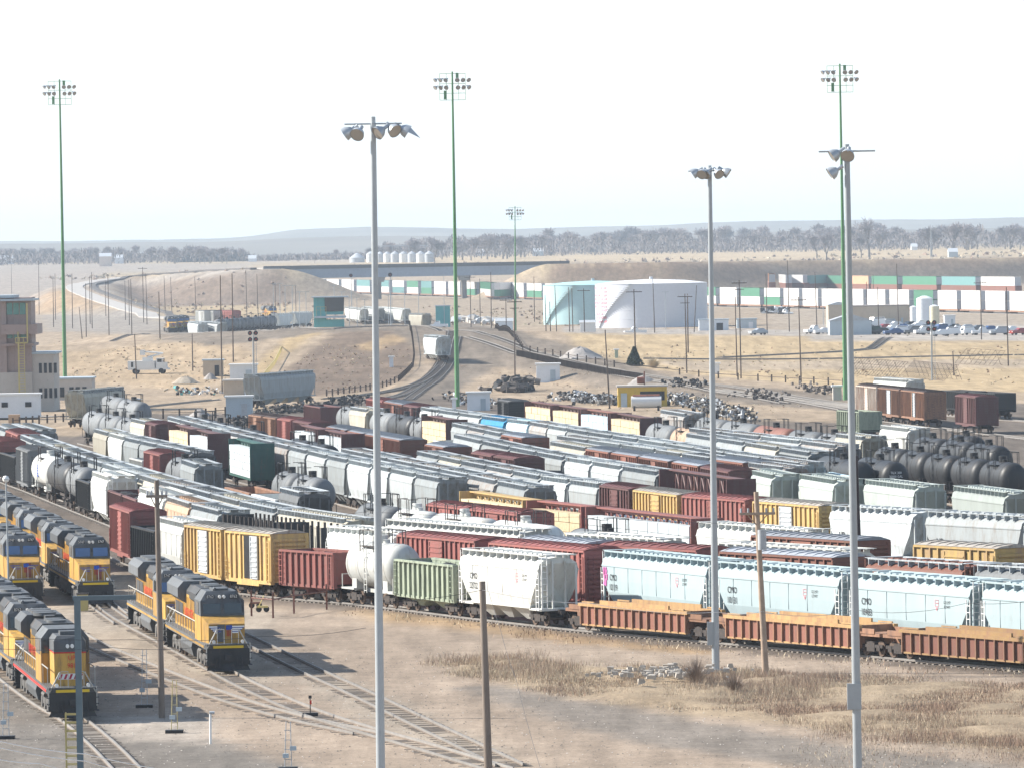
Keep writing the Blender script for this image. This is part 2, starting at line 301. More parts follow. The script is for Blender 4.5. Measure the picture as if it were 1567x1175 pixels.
def hopper(L,col,hi,rib=False,pale=False):
    p=PAINT[col]; h=L/2; e=h-.5
    prof=[(-1.42,1.15),(-1.6,1.9),(-1.62,2.65),(-1.6,3.55),(-1.48,3.95),(-1.05,4.2),(0,4.34),(1.05,4.2),(1.48,3.95),(1.6,3.55),(1.62,2.65),(1.6,1.9),(1.42,1.15)]
    xe={1.15:e-1.75,1.9:e-1.0,2.65:e-.35}
    X=[xe.get(z,e) for y,z in prof]
    b=MB(); b.ext(prof,([-x for x in X],X),0)
    for s in(-1,1):
        b.box(-e+.02,e-.02,s*1.60-.045,s*1.60+.045,3.5,3.58); b.box(-e+1.6,e-1.6,s*1.45-.06,s*1.45+.06,1.08,1.22)
        if rib:
            k=-e+.6
            while k<e-.5: b.box(k-.06,k+.06,s*1.60-.1,s*1.60+.1,1.6,3.9); k+=1.05
        for ex in(-1,1):
            b.box(ex*(h-.42)-.06,ex*(h-.42)+.06,s*1.35-.06,s*1.35+.06,1.1,3.8)
            b.box(ex*(h-.42)-.05,ex*(h-.42)+.05,s*.5-.06,s*.5+.06,1.1,4.1)
    if hi:
        k=-e+2.2
        while k<e-2: b.box(k-.02,k+.02,-1.64,-1.58,1.95,3.5); k+=2.45
    for ex in(-1,1): b.box(min(ex*(e-1.9),ex*(h-.25)),max(ex*(e-1.9),ex*(h-.25)),-1.45,1.45,.98,1.12)
    P_=[part(b,'hopper_body',p)]
    r=MB()                                  # roof walks with brackets
    for s in(-1,1):
        r.box(-e+.1,e-.1,s*1.16-.22,s*1.16+.22,4.42,4.46)
        k=-e+.3
        while k<e-.2: r.box(k-.03,k+.03,min(s*.98,s*1.5),max(s*.98,s*1.5),4.08,4.42); k+=1.15
        if hi: r.box(-e+.1,e-.1,s*1.40-.03,s*1.40+.03,4.40,4.50)
    for ex in(-1,1): r.box(ex*e-.3,ex*e+.3,-1.38,1.38,4.47,4.50)
    P_.append(part(r,'roof_walk',WALKW if not pale else p))
    t=MB(); k=-e+.9                          # hatch covers
    while k<e-1.2:
        t.box(k,k+1.25,-.33,.33,4.33,4.47); t.box(k+.5,k+.7,-.42,.42,4.35,4.52); k+=1.6
    P_.append(part(t,'roof_hatches',p))
    n=4 if L>16 else 3; w=(2*e-4.0)/n
    for i in range(n):
        c=-e+2.0+w*(i+.5); q=MB()
        q.add([(c-w*.48,-1.4,1.15),(c+w*.48,-1.4,1.15),(c+w*.48,1.4,1.15),(c-w*.48,1.4,1.15),(c-w*.14,-.6,.32),(c+w*.14,-.6,.32),(c+w*.14,.6,.32),(c-w*.14,.6,.32)],
              [(0,1,5,4),(1,2,6,5),(2,3,7,6),(3,0,4,7),(4,5,6,7)]); P_.append(part(q,'discharge_bay',p))
    if hi:
        for ex in(-1,1):
            lad(P_,ex*(h-.3),-1.2,1.0,4.4,.42,'y',WHT if pale else p); lad(P_,ex*(h-.62),-1.62,1.0,3.4,.42,'x',WHT if pale else p)
    u=MB(); u.box(-h,h,-.22,.22,.82,1.06)
    for ex in(-1,1): u.box(ex*h-.25,ex*h+.25,-.15,.15,.75,.98)
    P_.append(part(u,'underframe',DARK))
    for x in(-h+1.75,h-1.75): P_.append(truck_parts(x,hi))
    return P_
def boxcar(L,col,hi,door='same',ht=4.35):
    p=PAINT[col]; rf=ROOFS.get(col,ROOFS['gry']); h=L/2-.35; b=MB()
    b.box(-h,h,-1.5,1.5,1.08,ht)
    dw=1.25; dx=.5 if door=='open' else 0.
    k=-h+.05; n=int(round((2*h)/.92)); st=2*h/n
    for s in(-1,1):
        for i in range(n+1):
            x=-h+i*st
            if abs(x-dx)<dw+.3: continue
            b.box(x-.07,x+.07,s*1.5-.15,s*1.5+.15,1.1,ht-.12)
        b.box(-h,h,s*1.57-.10,s*1.57+.10,ht-.14,ht+.0); b.box(-h,h,s*1.5-.16,s*1.5+.16,.86,1.1); b.box(-dw*1.6,dw*1.6,s*1.5-.17,s*1.5+.17,.70,.88)
    for ex in(-1,1):
        for i in range(9): z=1.3+i*(ht-1.5)/9; b.box(ex*h-.15,ex*h+.15,-1.42,1.42,z,z+.18)
        b.box(ex*h-.06,ex*h+.06,-1.53,1.53,1.0,1.15)
    P_=[part(b,'boxcar_body',p)]
    r=MB(); r.ext([(-1.57,ht+.02),(-1.1,ht+.14),(0,ht+.24),(1.1,ht+.14),(1.57,ht+.02)],(-h-.05,h+.05),0)
    i=-h+.3
    while i<h: r.ext([(-1.55,ht+.03),(-1.1,ht+.2),(0,ht+.30),(1.1,ht+.2),(1.55,ht+.03)],(i-.05,i+.05),0); i+=1.05
    P_.append(part(r,'roof',rf))
    dm={'same':p,'grey':GALV,'open':GALV}[door]
    for s in(-1,1):
        if door=='open':
            q=MB(); q.box(-.95,.35,s*1.5-.03,s*1.5+.03,1.15,ht-.25); P_.append(part(q,'doorway_shade_panel',BLKM))  # black panel on the solid body stands in for the shaded interior
        q=MB(); x0=dx-dw if door!='open' else .4; x1=dx+dw+(0 if door!='open' else .0)
        q.box(x0,x1,s*1.62-.05,s*1.62+.05,1.15,ht-.22); z=1.3
        while z<ht-.4: q.box(x0+.1,x1-.1,s*1.62-.10,s*1.62+.10,z,z+.1); z+=.34
        q.box(x0+.2,x0+.26,s*1.6-.12,s*1.6+.12,1.2,ht-.3)
        P_.append(part(q,'sliding_door',dm))
    for ex in(-1,1):
        lad(P_,ex*(h-.3),-1.72,1.0,ht-.4 if ex>0 else 2.6,.42,'x',p)
        if hi: lad(P_,ex*(h+.13),1.15*-ex,1.2,ht-.4,.4,'y',p)
    u=MB(); u.box(-L/2,L/2,-.22,.22,.75,1.05)
    for ex in(-1,1): u.box(ex*L/2-.25,ex*L/2+.25,-.15,.15,.75,.98)
    P_.append(part(u,'underframe',DARK))
    for x in(-h+1.7,h-1.7): P_.append(truck_parts(x,hi))
    return P_
def gondola(L,col,hi,load=True):
    p=PAINT[col]; h=L/2-.35; ht=3.25; b=MB()
    for s in(-1,1):
        b.box(-h,h,s*1.42-.05,s*1.42+.05,1.0,ht); b.box(-h-.02,h+.02,s*1.5-.16,s*1.5+.16,ht-.02,ht+.12); b.box(-h,h,s*1.45-.09,s*1.45+.09,.9,1.08)
        n=max(8,int(round(2*h/.95))); 
        for i in range(n+1): x=-h+i*2*h/n; b.box(x-.07,x+.07,s*1.49-.16,s*1.49+.16,.95,ht)
        b.box(s*h-.06,s*h+.06,-1.37,1.37,1.2,ht+.1)
        for z in(1.6,2.2,2.8): b.box(s*h-.11,s*h+.11,-1.37,1.37,z,z+.13)
    b.box(-h,h,-1.37,1.37,1.0,1.06)
    for c in(-h*.42,h*.42) :
        b.add([(c-h*.36,-1.3,1.0),(c+h*.36,-1.3,1.0),(c+h*.36,1.3,1.0),(c-h*.36,1.3,1.0),(c-.5,-.8,.4),(c+.5,-.8,.4),(c+.5,.8,.4),(c-.5,.8,.4)],[(0,1,5,4),(1,2,6,5),(2,3,7,6),(3,0,4,7),(4,5,6,7)])
    P_=[part(b,'gondola_body',p)]
    if load:
        rr=random.Random(int(L*7)); nx,ny=26,7; v=[];f=[]
        for i in range(nx):
            for j in range(ny):
                u=i/(nx-1); w=j/(ny-1); v.append((-h+.1+u*(2*h-.2),-1.34+w*2.68,2.55+.75*math.sin(math.pi*w)**.7*(.7+.3*math.sin(u*14))*min(1,min(u,1-u)*9)+rr.uniform(-.05,.05)))
        for i in range(nx-1):
            for j in range(ny-1): f.append((i*ny+j,(i+1)*ny+j,(i+1)*ny+j+1,i*ny+j+1))
        m=MB(); m.add(v,f); P_.append(part(m,'coal_load',COAL))
    for ex in(-1,1): lad(P_,ex*(h-.3),-1.72,1.0,ht,.42,'x',p)
    u=MB(); u.box(-L/2,L/2,-.22,.22,.75,1.0); P_.append(part(u,'underframe',DARK))
    for x in(-h+1.6,h-1.6): P_.append(truck_parts(x,hi))
    return P_
def tank(L,col,hi,frame=None,rad=1.5):
    p=PAINT[col]; h=L/2-.75; c=2.72; b=MB()
    pr=[(0,-h),(rad*.45,-h+.05),(rad*.8,-h+.25),(rad*.96,-h+.55),(rad,-h+.85),(rad,0),(rad,h-.85),(rad*.96,h-.55),(rad*.8,h-.25),(rad*.45,h-.05),(0,h)]
    b.lathe(pr,(0,0,c),30,'x')
    for x in(-h+.95,-h/3,h/3,h-.95): b.lathe([(rad,x-.05),(rad+.025,x-.04),(rad+.025,x+.04),(rad,x+.05)],(0,0,c),30,'x')
    P_=[part(b,'tank_shell',p)]
    d=MB(); d.tube((0,0,c+rad-.1),(0,0,c+rad+.5),.42,n=14,smooth=True); d.tube((.75,0,c+rad-.05),(.75,0,c+rad+.22),.28,n=10); d.tube((-.8,.3,c+rad-.15),(-.8,.3,c+rad+.3),.12,n=8)
    P_.append(part(d,'valve_housing',BLKM if col not in('wht','cmo') else p))
    q=MB(); zt=c+rad
    for s in(-1,1):
        q.box(-1.5,1.5,s*.95-.3,s*.95+.3,zt-.28,zt-.22)
        for x in(-1.5,-.9,.9,1.5): q.box(x-.03,x+.03,s*1.22-.03,s*1.22+.03,zt-.6,zt+.85)
        for z in(zt+.3,zt+.82): q.box(-1.5,1.5,s*1.22-.03,s*1.22+.03,z,z+.05) if z>zt+.5 else None
        for x in(-1.5,1.5): q.box(x-.03,x+.03,min(s*.4,s*1.22),max(s*.4,s*1.22),zt+.8,zt+.85)
    P_.append(part(q,'platform_railing',BLKM if col!='wht' else DARK))
    l=MB(); ladder(l,0,-1.5,.9,zt-.3,.45,'x'); P_.append(part(l,'ladder',BLKM if col!='wht' else p))
    u=MB(); u.box(-L/2,L/2,-.25,.25,.82,1.08)
    for ex in(-1,1):
        u.box(min(ex*(L/2-2.6),ex*(L/2-.35)),max(ex*(L/2-2.6),ex*(L/2-.35)),-1.4,1.4,1.0,1.12)
        u.box(ex*(L/2-2.2)-.4,ex*(L/2-2.2)+.4,-1.15,1.15,1.1,1.75)
        u.box(ex*(L/2-.4)-.03,ex*(L/2-.4)+.03,-1.35,1.35,1.95,2.0)
        for s in(-1,1): u.box(ex*(L/2-.4)-.03,ex*(L/2-.4)+.03,s*1.33-.03,s*1.33+.03,1.1,2.0)
    P_.append(part(u,'underframe',DARK if col!='wht' else PAINT['wht']))
    for x in(-L/2+2.0,L/2-2.0): P_.append(truck_parts(x,hi))
    return P_
def centerbeam(L,col,hi):
    p=PAINT[col]; h=L/2-.4; b=MB(); b.box(-h,h,-1.4,1.4,1.0,1.2); b.box(-h,h,-.16,.16,4.35,4.6)
    b.box(-h,h,-.5,.5,4.55,4.66)
    n=int(h*2/1.3)
    for i in range(n+1):
        x=-h+i*2*h/n; b.box(x-.08,x+.08,-.1,.1,1.2,4.4)
        if i<n and i%2==0: b.tube((x,0,3.0),(x+2*h/n,0,4.35),.07,n=4); b.tube((x+2*h/n,0,4.35),(min(h,x+4*h/n),0,3.0),.07,n=4)
    for ex in(-1,1):
        q=MB(); q.box(ex*h-.09,ex*h+.09,-1.42,1.42,1.2,4.66)
        for z in(1.7,2.5,3.3,4.1): q.box(ex*(h+.02)-.12,ex*(h+.02)+.12,-1.42,1.42,z,z+.12)
        b.v+=[];o=len(b.v); b.v+=q.v; b.f+=[tuple(i+o for i in f) for f in q.f]; b.m+=q.m; b.sm+=q.sm
    P_=[part(b,'centre_beam_frame',p)]
    u=MB(); u.box(-L/2,L/2,-.22,.22,.72,1.0); P_.append(part(u,'underframe',DARK))
    for x in(-h+1.7,h-1.7): P_.append(truck_parts(x,hi))
    return P_
def lumber(L,kind):
    m={'lum':LUM,'whi':WRAPW,'lbl':WRAPB}[kind]; b=MB(); n=max(3,int(L/2.6)); st=(L-1.6)/n; rr=random.Random(int(L*13))
    for i in range(n):
        for s in(-1,1):
            for z in range(4):
                x=-L/2+.8+i*st; j=rr.uniform(-.03,.03); b.box(x+.07,x+st-.07,min(s*.22,s*(1.38+j)),max(s*.22,s*(1.38+j)),1.24+z*.72,1.24+z*.72+.68)
    return [b,m]
def wellcar(L,col,hi):
    h=L/2; w=h-2.55; b=MB(); p=PAINT['rst']
    for s in(-1,1):
        b.box(-w,w,s*1.32-.04,s*1.32+.04,.42,1.55)
        n=int(2*w/.95)
        for i in range(n+1): x=-w+i*2*w/n; b.box(x-.05,x+.05,s*1.40-.14,s*1.40+.14,.42,1.55,1)
    b.box(-w,w,-1.3,1.3,.40,.46)
    c=MB()
    for s in(-1,1):
        c.box(-w-.3,w+.3,s*1.38-.16,s*1.38+.16,1.55,1.75)
        c.box(-w+2.4,w-2.4,s*1.30-.07,s*1.30+.07,1.75,1.98)
        for x in(-w+1,w-1): c.box(x-.8,x+.8,s*1.44-.06,s*1.44+.06,1.78,1.86)
        c.box(-w,w,s*1.38-.08,s*1.38+.08,.36,.46)
    P_=[part(b,'well_sides',[PAINT['brn'],PAINT['rst']]),part(c,'top_chord',PAINT['ora'])]
    for s in(-1,1):
        e=MB(); e.box(min(s*w,s*(h-.15)),max(s*w,s*(h-.15)),-1.3,1.3,1.15,1.35); e.box(min(s*w,s*(w+.1)),max(s*w,s*(w+.1)),-1.3,1.3,.45,1.75)
        e.box(min(s*(h-1.2),s*(h+.0)),max(s*(h-1.2),s*(h+.0)),-.25,.25,.7,1.2)
        for t in(-1,1): e.box(s*(h-1.6)-.9,s*(h-1.6)+.9,t*1.3-.05,t*1.3+.05,1.3,1.6)
        P_.append(part(e,'end_platform',PAINT['rst']))
    for x in(-h+1.5,h-1.5): P_.append(truck_parts(x,True))
    return P_
def stakecar(L,col,hi):
    h=L/2-.4; b=MB(); b.box(-h,h,-1.4,1.4,.95,1.2)
    for ex in(-1,1): b.box(ex*h-.1,ex*h+.1,-1.4,1.4,1.2,4.2)
    P_=[part(b,'flat_deck',PAINT['blk'])]
    n=int(2*h/1.35)
    for i in range(n):
        for s in(-1,1):
            q=MB(); x=-h+.7+i*2*h/n; q.box(x-.09,x+.09,s*1.42-.08,s*1.42+.08,1.0,4.3); P_.append(part(q,'stake',DARK))
    u=MB(); u.box(-L/2,L/2,-.22,.22,.72,.98); P_.append(part(u,'underframe',DARK))
    for x in(-h+1.7,h-1.7): P_.append(truck_parts(x,hi))
    return P_
PROTO={}
def get_car(k,col,L,hi,opt=''):
    L=max(8,round(L)); key=(k,col,L,hi,opt)
    if key in PROTO: return PROTO[key],L
    if k=='H': r=hopper(L,{'rib':'lgr','rst':'brn'}.get(col,col) if col!='grn' else 'lgn',hi,rib=col in('rib',),pale=col in('cmo','wht','grn','lgt'))
    elif k=='B': r=boxcar(L,col,hi,door=opt or 'same')
    elif k=='G': r=gondola(L,col,hi,load=col in('blk','red','mar','grn'))
    elif k=='T': r=tank(L,col,hi)
    elif k=='C': r=centerbeam(L,{'lum':'mar','whi':'mar','lbl':'brn','grn':'dgr','brn':'mar'}.get(col,col),hi)
    elif k=='W': r=wellcar(L,col,hi)
    elif k=='S': r=stakecar(L,col,hi)
    PROTO[key]=r; return r,L
CN=dict(red='red',mar='dark maroon',blk='black',wht='white',yel='yellow',grn='pale green',rst='rusty orange',cmo='pale blue grey',brn='brown',gry='dark grey',lgr='light grey',lgt='off-white',crm='cream',tan='tan',blu='bright blue',lbl='light blue',cor='patchy galvanised',wst='rust-streaked white',rib='ribbed grey',lum='maroon',whi='maroon')
KN=dict(H=('covered_hopper','covered hopper','hopper car'),B=('boxcar','boxcar','boxcar'),G=('open_gondola','open-top gondola','gondola'),T=('tank_car','tank car','tank car'),C=('centerbeam_flatcar','centre-beam flatcar','flatcar'),W=('well_car','container well car','well car'),S=('stake_flatcar','flatcar with upright stakes','flatcar'))
KG=dict(H='covered hoppers standing in the yard',B='boxcars standing in the yard',G='open gondolas in the yard',T='tank cars in the yard',C='centre-beam flatcars in the yard',W='well cars in the nearest train',S='stake flatcars in the yard')
# ---------------------------------------------------------------- the rows of railcars
WS=.86
ROWPH=dict(A='in the nearest train',B='in the row just behind the nearest train',C='in the third row, behind the pale blue grey hoppers',D='in the row behind the big red boxcars',
E='in the row of white tanks at mid-left',E2='right of centre behind the red boxcars',F='left of the red centre-beam car',G='in the centre-beam row',H='in the row with yellow and maroon boxcars',
I='in the long grey hopper row at left centre',I6='just behind the long grey hopper row',J='in the packed rows at the yard centre',K='in the long centre row with a brown flatcar at its right end',
L='in the row of brown gable-roofed boxcars',M='in the row with the bright blue car',M2='in the packed rows right of centre',N='in the row ending at the ribbed hopper',
O='in the far row of lumber cars',Q='in the far row beside the scrap heap',R1='behind the right-hand grey pole',R2='with its black end towards us, at right',S='in the row of big black tanks at right edge',
T='beyond the big black tanks at right edge',U='by the green container at far right',V='in the far right siding',V2='behind the rusty boxcars at far right',V3='standing alone before the rusty boxcars',
X='in the curved train behind the locomotives',Y='in the curving row at far left',I3='in the short row left of the grey hoppers',I4='by the red boxcar at left centre',I5='in the row with the green-ended lumber car',
BB='at the bend beyond the left yard',BD='in the far red boxcar row, left of centre',BE='between the far boxcars and grey hoppers',BI='far left of centre near the mound',YH='by the white trailer at far left',
GA='with a slatted roof, first of four by the yellow boxcar',GB='with a slatted roof, second of four',GC='with a slatted roof, third of four',GD='with a slatted roof, last of four at right',GE='short, under the far hoppers at right')
OPT={('A',345):'open',('A',284):'grey',('H',1151):'grey',('V',1379):'open',('V',1344):'grey',('A',171):'same'}
ORD=['first','second','third','fourth','fifth','sixth','seventh','eighth','ninth','tenth','eleventh','twelfth','thirteenth','fourteenth']
def row_y(poly,x):
    for (a,b),(c,d) in zip(poly,poly[1:]):
        if x<=c or (c,d)==tuple(poly[-1]): return b+(d-b)*(x-a)/(c-a)
def solve_single(x0,x1,y1,z,L):
    q=at(x1,y1,z); best=None
    for i in range(400):
        y=y1-i*.05; p=at(x0,y,z); d=math.dist(p,q)
        if d>=L: return [(x0,y),(x1,y1)]
    return [(x0,y1-12),(x1,y1)]
for nm,x0,x1,y1,L in (('GA',1140,1182,732,16),('GB',1220,1278,740,16),('GC',1320,1402,749,17),('GD',1455,1540,760,17)):
    ROWS[nm]=(4.3,solve_single(x0,x1,y1,4.3,L),f'Hgrn {x0} {x1}')
ROWS['GE']=(4.3,solve_single(1225,1258,716,4.3,13),'Glbl 1225 1258')
ZTOP=.18
CARS=[]; FIL=['lgr','cor','lgt','cor','crm','gry','lgr','rib','cor','lgr']
random.seed(5)
for rn,(z,poly,cars) in ROWS.items():
    todo=[]
    for c in cars.split(';'):
        t,x0,x1=c.split(); x0=float(x0); x1=float(x1); k,col=t[0],t[1:]
        if col=='fil':
            p=at(x0,row_y(poly,x0),z); q=at(x1,row_y(poly,x1),z); n=max(1,round(math.dist(p,q)/16.))
            ys=[at(x0+(x1-x0)*i/60,row_y(poly,x0+(x1-x0)*i/60),z) for i in range(61)]
            cum=[0]
            for a,b in zip(ys,ys[1:]): cum.append(cum[-1]+math.dist(a,b))
            def xa(s):
                for i in range(60):
                    if cum[i+1]>=s: return x0+(x1-x0)*(i+(s-cum[i])/(cum[i+1]-cum[i]))/60
                return x1
            for i in range(n): todo.append((k,FIL[random.randrange(len(FIL))],xa(cum[-1]*i/n),xa(cum[-1]*(i+1)/n),''))
        else: todo.append((k,col,x0,x1,OPT.get((rn,int(x0)),'')))
    cnt={}
    for k,col,*_ in todo: cnt[(k,col)]=cnt.get((k,col),0)+1
    seen={}
    for k,col,x0,x1,op in todo:
        p=at(x0,row_y(poly,x0),z); q=at(x1,row_y(poly,x1),z); D=math.dist(p,q)
        hi=rn in('A','B','C','X','E','D')
        dx,dy=(q[0]-p[0])/D,(q[1]-p[1])/D; nx,ny=-dy,dx
        cx,cy=(p[0]+q[0])/2+nx*1.5*WS,(p[1]+q[1])/2+ny*1.5*WS
        body,L=get_car(k,col,D-.1,hi,op)
        nm,kn,cat=KN[k]; i=seen.get((k,col),0); seen[(k,col)]=i+1
        cn=CN[col]; desc={'C':f'{cn} {kn}'}.get(k,f'{cn} {kn}')
        extra=''
        if op=='open': extra=' with its door open'
        elif op=='grey': extra=' with a grey door'
        o_=ORD[i]+' such from the left ' if cnt[(k,col)]>1 else ''
        ph=ROWPH[rn]
        lab=f'{desc}{extra}, {o_}{ph}'
        w=lab.split()
        if len(w)>16:
            lab=f'{desc}, {o_.replace("such from the left","from left")}{ph}'
            if len(lab.split())>16: lab=' '.join(lab.split()[:16])
        r=empty(nm,(cx,cy,ZTOP),math.atan2(dy,dx),lab,cat,KG[k])
        r.scale=((D-.1)/L,WS,1.)
        place(body,r); CARS.append((rn,k,col,x0,r,L))
        if k=='C':
            lk={'lum':'lum','whi':'whi','lbl':'lbl','yel':'lum','red':'lum' if x0<850 else 'whi','grn':'whi','brn':None}[col]
            if lk:
                mb,mm=lumber(L,lk); o=mb.build('lumber_load',mm,None,(cx,cy,ZTOP),math.atan2(dy,dx)); o.scale=((D-.1)/L,WS,1.)
                tag(o,f'{dict(lum="bare yellow lumber",whi="white-wrapped lumber",lbl="pale blue wrapped lumber")[lk]} stacked on the {cn} flatcar, {o_}{ph}'.replace(' such from the left',' from left'),'lumber','lumber loads on the flatcars')
                if len(o['label'].split())>16: o['label']=' '.join(o['label'].split()[:16])
# lettering on the nearest cars (near side is -y)
INK=mat('black lettering',(.03,.03,.035),.7,.05); INKR=mat('pale red logo',(.62,.22,.25),.7,.1); PINK=mat('pink graffiti',(.62,.16,.42),.7,.2)
def letter(car,s,size,x,y,z,m=INK,name='car_number'):
    me=txt(s,size,name,m); me.transform(Matrix.Rotation(math.pi/2,4,'X')); return link(name,me,car,(x,y,z))
num={('B',918):'CMO\n10119',('B',1093):'CMO\n10131',('B',1297):'CMO\n10483',('A',702):'CMO\n22722'}
for rn,k,col,x0,r,L in CARS:
    if (rn,int(x0)) in num:
        letter(r,num[(rn,int(x0))],.56,-L/2+2.6 if rn=='B' else -L/2+2.9,-1.66,2.5)
        q=MB(); X=L*.22
        for a in(0,.2,.38): q.box(X-.22,X+.22,-1.655,-1.645,2.85+a,2.875+a)
        q.box(X-.22,X-.19,-1.655,-1.645,2.85,3.25); q.box(X+.19,X+.22,-1.655,-1.645,2.85,3.25); q.add([(X-.14,-1.65,2.8),(X+.14,-1.65,2.8),(X,-1.65,2.6)],[(0,1,2)])
        q.build('side_emblem',INKR,r)
        if rn=='A': q=None
        letter(r,'GRAIN\nLEASE' if 0 else 'LD LMT\nLT WT',.24,X+1.3,-1.66,3.0)
        if x0==918:
            g=MB(); rr=random.Random(3)
            for i in range(16):
                x=-L/2+.9+rr.uniform(0,.6); z=2.4+rr.uniform(0,.9); w_=rr.uniform(.03,.1)
                g.box(x-w_,x+w_,-1.665,-1.655,z-rr.uniform(.05,.3),z+rr.uniform(.05,.3))
            g.build('graffiti',PINK,r)
    if rn=='H' and int(x0) in(1265,1411): letter(r,'UP',.8,-L/2+2.6,-1.66,2.3)
    if rn=='X' and int(x0)==47:
        q=MB()
        for i in range(5): q.box(-.5+i*.1,.9-i*.1,-1.53,-1.515,2.2+i*.25,2.36+i*.25)
        q.build('side_emblem',LBLU,r)
    if rn=='R2': 
        me=txt('TILX 300\n30000 GAL',.3,'end_lettering',WHT); me.transform(Matrix.Rotation(math.pi/2,4,'X')); me.transform(Matrix.Rotation(math.pi/2,4,'Z')); link('end_lettering',me,r,(L/2-.74,0,3.1))
# ---------------------------------------------------------------- tracks
def offset(pts,d):
    out=[]
    for i,p in enumerate(pts):
        a=pts[max(0,i-1)]; b=pts[min(len(pts)-1,i+1)]; dx,dy=b[0]-a[0],b[1]-a[1]; l=math.hypot(dx,dy) or 1
        out.append((p[0]-dy/l*d,p[1]+dx/l*d,p[2]))
    return out
def resample(pts,st):
    out=[pts[0]]
    for a,b in zip(pts,pts[1:]):
        l=math.dist(a,b); n=max(1,int(l/st))
        for i in range(1,n+1): out.append(tuple(a[j]+(b[j]-a[j])*i/n for j in range(3)))
    return out
def smooth(pts,it=3):
    for _ in range(it):
        q=[pts[0]]
        for a,b in zip(pts,pts[1:]):
            q.append(tuple(a[j]*.75+b[j]*.25 for j in range(3))); q.append(tuple(a[j]*.25+b[j]*.75 for j in range(3)))
        q.append(pts[-1]); pts=q
    return pts
def strip(mb,pts,w,z0,z1,m=0):
    a=offset(pts,w/2); b=offset(pts,-w/2)
    v=[];f=[]
    for p,q in zip(a,b): v+=[(p[0],p[1],p[2]+z0),(p[0],p[1],p[2]+z1),(q[0],q[1],q[2]+z1),(q[0],q[1],q[2]+z0)]
    for i in range(len(pts)-1):
        k=4*i; f+=[(k+1,k+5,k+6,k+2),(k,k+4,k+5,k+1),(k+2,k+6,k+7,k+3)]
    f+=[(0,1,2,3),(4*len(pts)-4,4*len(pts)-1,4*len(pts)-2,4*len(pts)-3)]
    return mb.add(v,f,m)
BALL=mat('track ballast',(.20,.18,.165),.95,.3,scale=2.5,bump=.6,obj=0)
def track(pts,label,sleepers=True,gauge=1.3,ties=TIE,ballast=0.,tz=.075):
    pts=resample(pts,3.)
    root=empty('railway_track',pts[0]); tag(root,label,'railway track',kind='structure')
    o=Vector(pts[0]); loc=[(p[0]-o.x,p[1]-o.y,p[2]-o.z) for p in pts]
    for s in(-1,1):
        b=MB(); q=offset(loc,s*gauge/2); strip(b,q,.075,.06,.179,0); strip(b,q,.10,.01,.07,1); b.build('rail',[STEEL,RAILS],root)
    if ballast: b=MB(); a=MB(); strip(b,loc,ballast,-.6,.02); b.build('ballast_bed',BALL,root)
    if sleepers:
        b=MB(); d=0; rr=random.Random(len(pts)); k=.3
        for p,q in zip(loc,loc[1:]):
            l=math.dist(p,q); ux_,uy_=(q[0]-p[0])/l,(q[1]-p[1])/l
            while k<l:
                if tz<.05 and rr.random()<.45: k+=.62; continue
                c=[p[j]+(q[j]-p[j])*k/l for j in range(3)]; e=1.05+rr.uniform(-.06,.06); w=.115
                v=[(c[0]+ux_*a*w-uy_*t*e,c[1]+uy_*a*w+ux_*t*e,c[2]+z) for z in(-.05,tz) for a,t in((-1,-1),(1,-1),(1,1),(-1,1))]
                b.add(v,[(4,5,6,7),(0,1,5,4),(1,2,6,5),(2,3,7,6),(3,0,4,7)]); k+=.62
            k-=l
        s=b.build('sleepers',ties,root); s['kind']='stuff'
    return root
for rn,(z,poly,cars) in ROWS.items():
    W=[(*at(x,y,z),0.) for x,y in poly]
    a,b=W[0],W[1]; l=math.dist(a,b); W[0]=(a[0]-(b[0]-a[0])/l*8,a[1]-(b[1]-a[1])/l*8,0.)
    a,b=W[-1],W[-2]; l=math.dist(a,b); W[-1]=(a[0]-(b[0]-a[0])/l*10,a[1]-(b[1]-a[1])/l*10,0.)
    track(offset(W,1.5*WS),'rails under the cars '+ROWPH[rn],sleepers=rn in('A','X','E','I3','V','H'))
def gz(l): return [(x,y,max(z,hgt(x,y))+.05) for x,y,z in resample(smooth([(*at(x,y,z),z) for x,y,z in l],2),4.)]
for lab,l in [('track over the hump crest and down past the lone hopper',HUMP+RAMP[1:]+[(590,611,0)]),('second track merging at the foot of the hump',[(700,538,3.2),(694,556,2.3),(668,582,.8),(640,601,.05),(625,612,0)]),
 ('third track merging at the foot of the hump',[(500,611,0),(570,604,.05),(630,592,.5),(658,578,1.1),(676,560,2.3)]),('long track running down to the right from the hump',LEAD+[(1240,612,0),(1310,622,0)]),
 ('second long track beside it below the guard posts',[(715,530,4.2),(760,539,3.6),(840,556,2.5),(930,577,1.2),(1040,592,.4),(1140,606,0),(1200,618,0)]),('curved yard lead with several turnouts at right',[(1100,597,.3),(1180,606,0),(1250,616,0),(1340,626,0)]),('branch of the curved yard lead at right',[(1150,604,.1),(1215,614,0),(1290,628,0)])]: track(gz(l),lab)
def gt(l,extra=None): return [(x,y,hgt(x,y)) for x,y,z in resample(smooth([atg(x,y) for x,y in l],2),4.)]
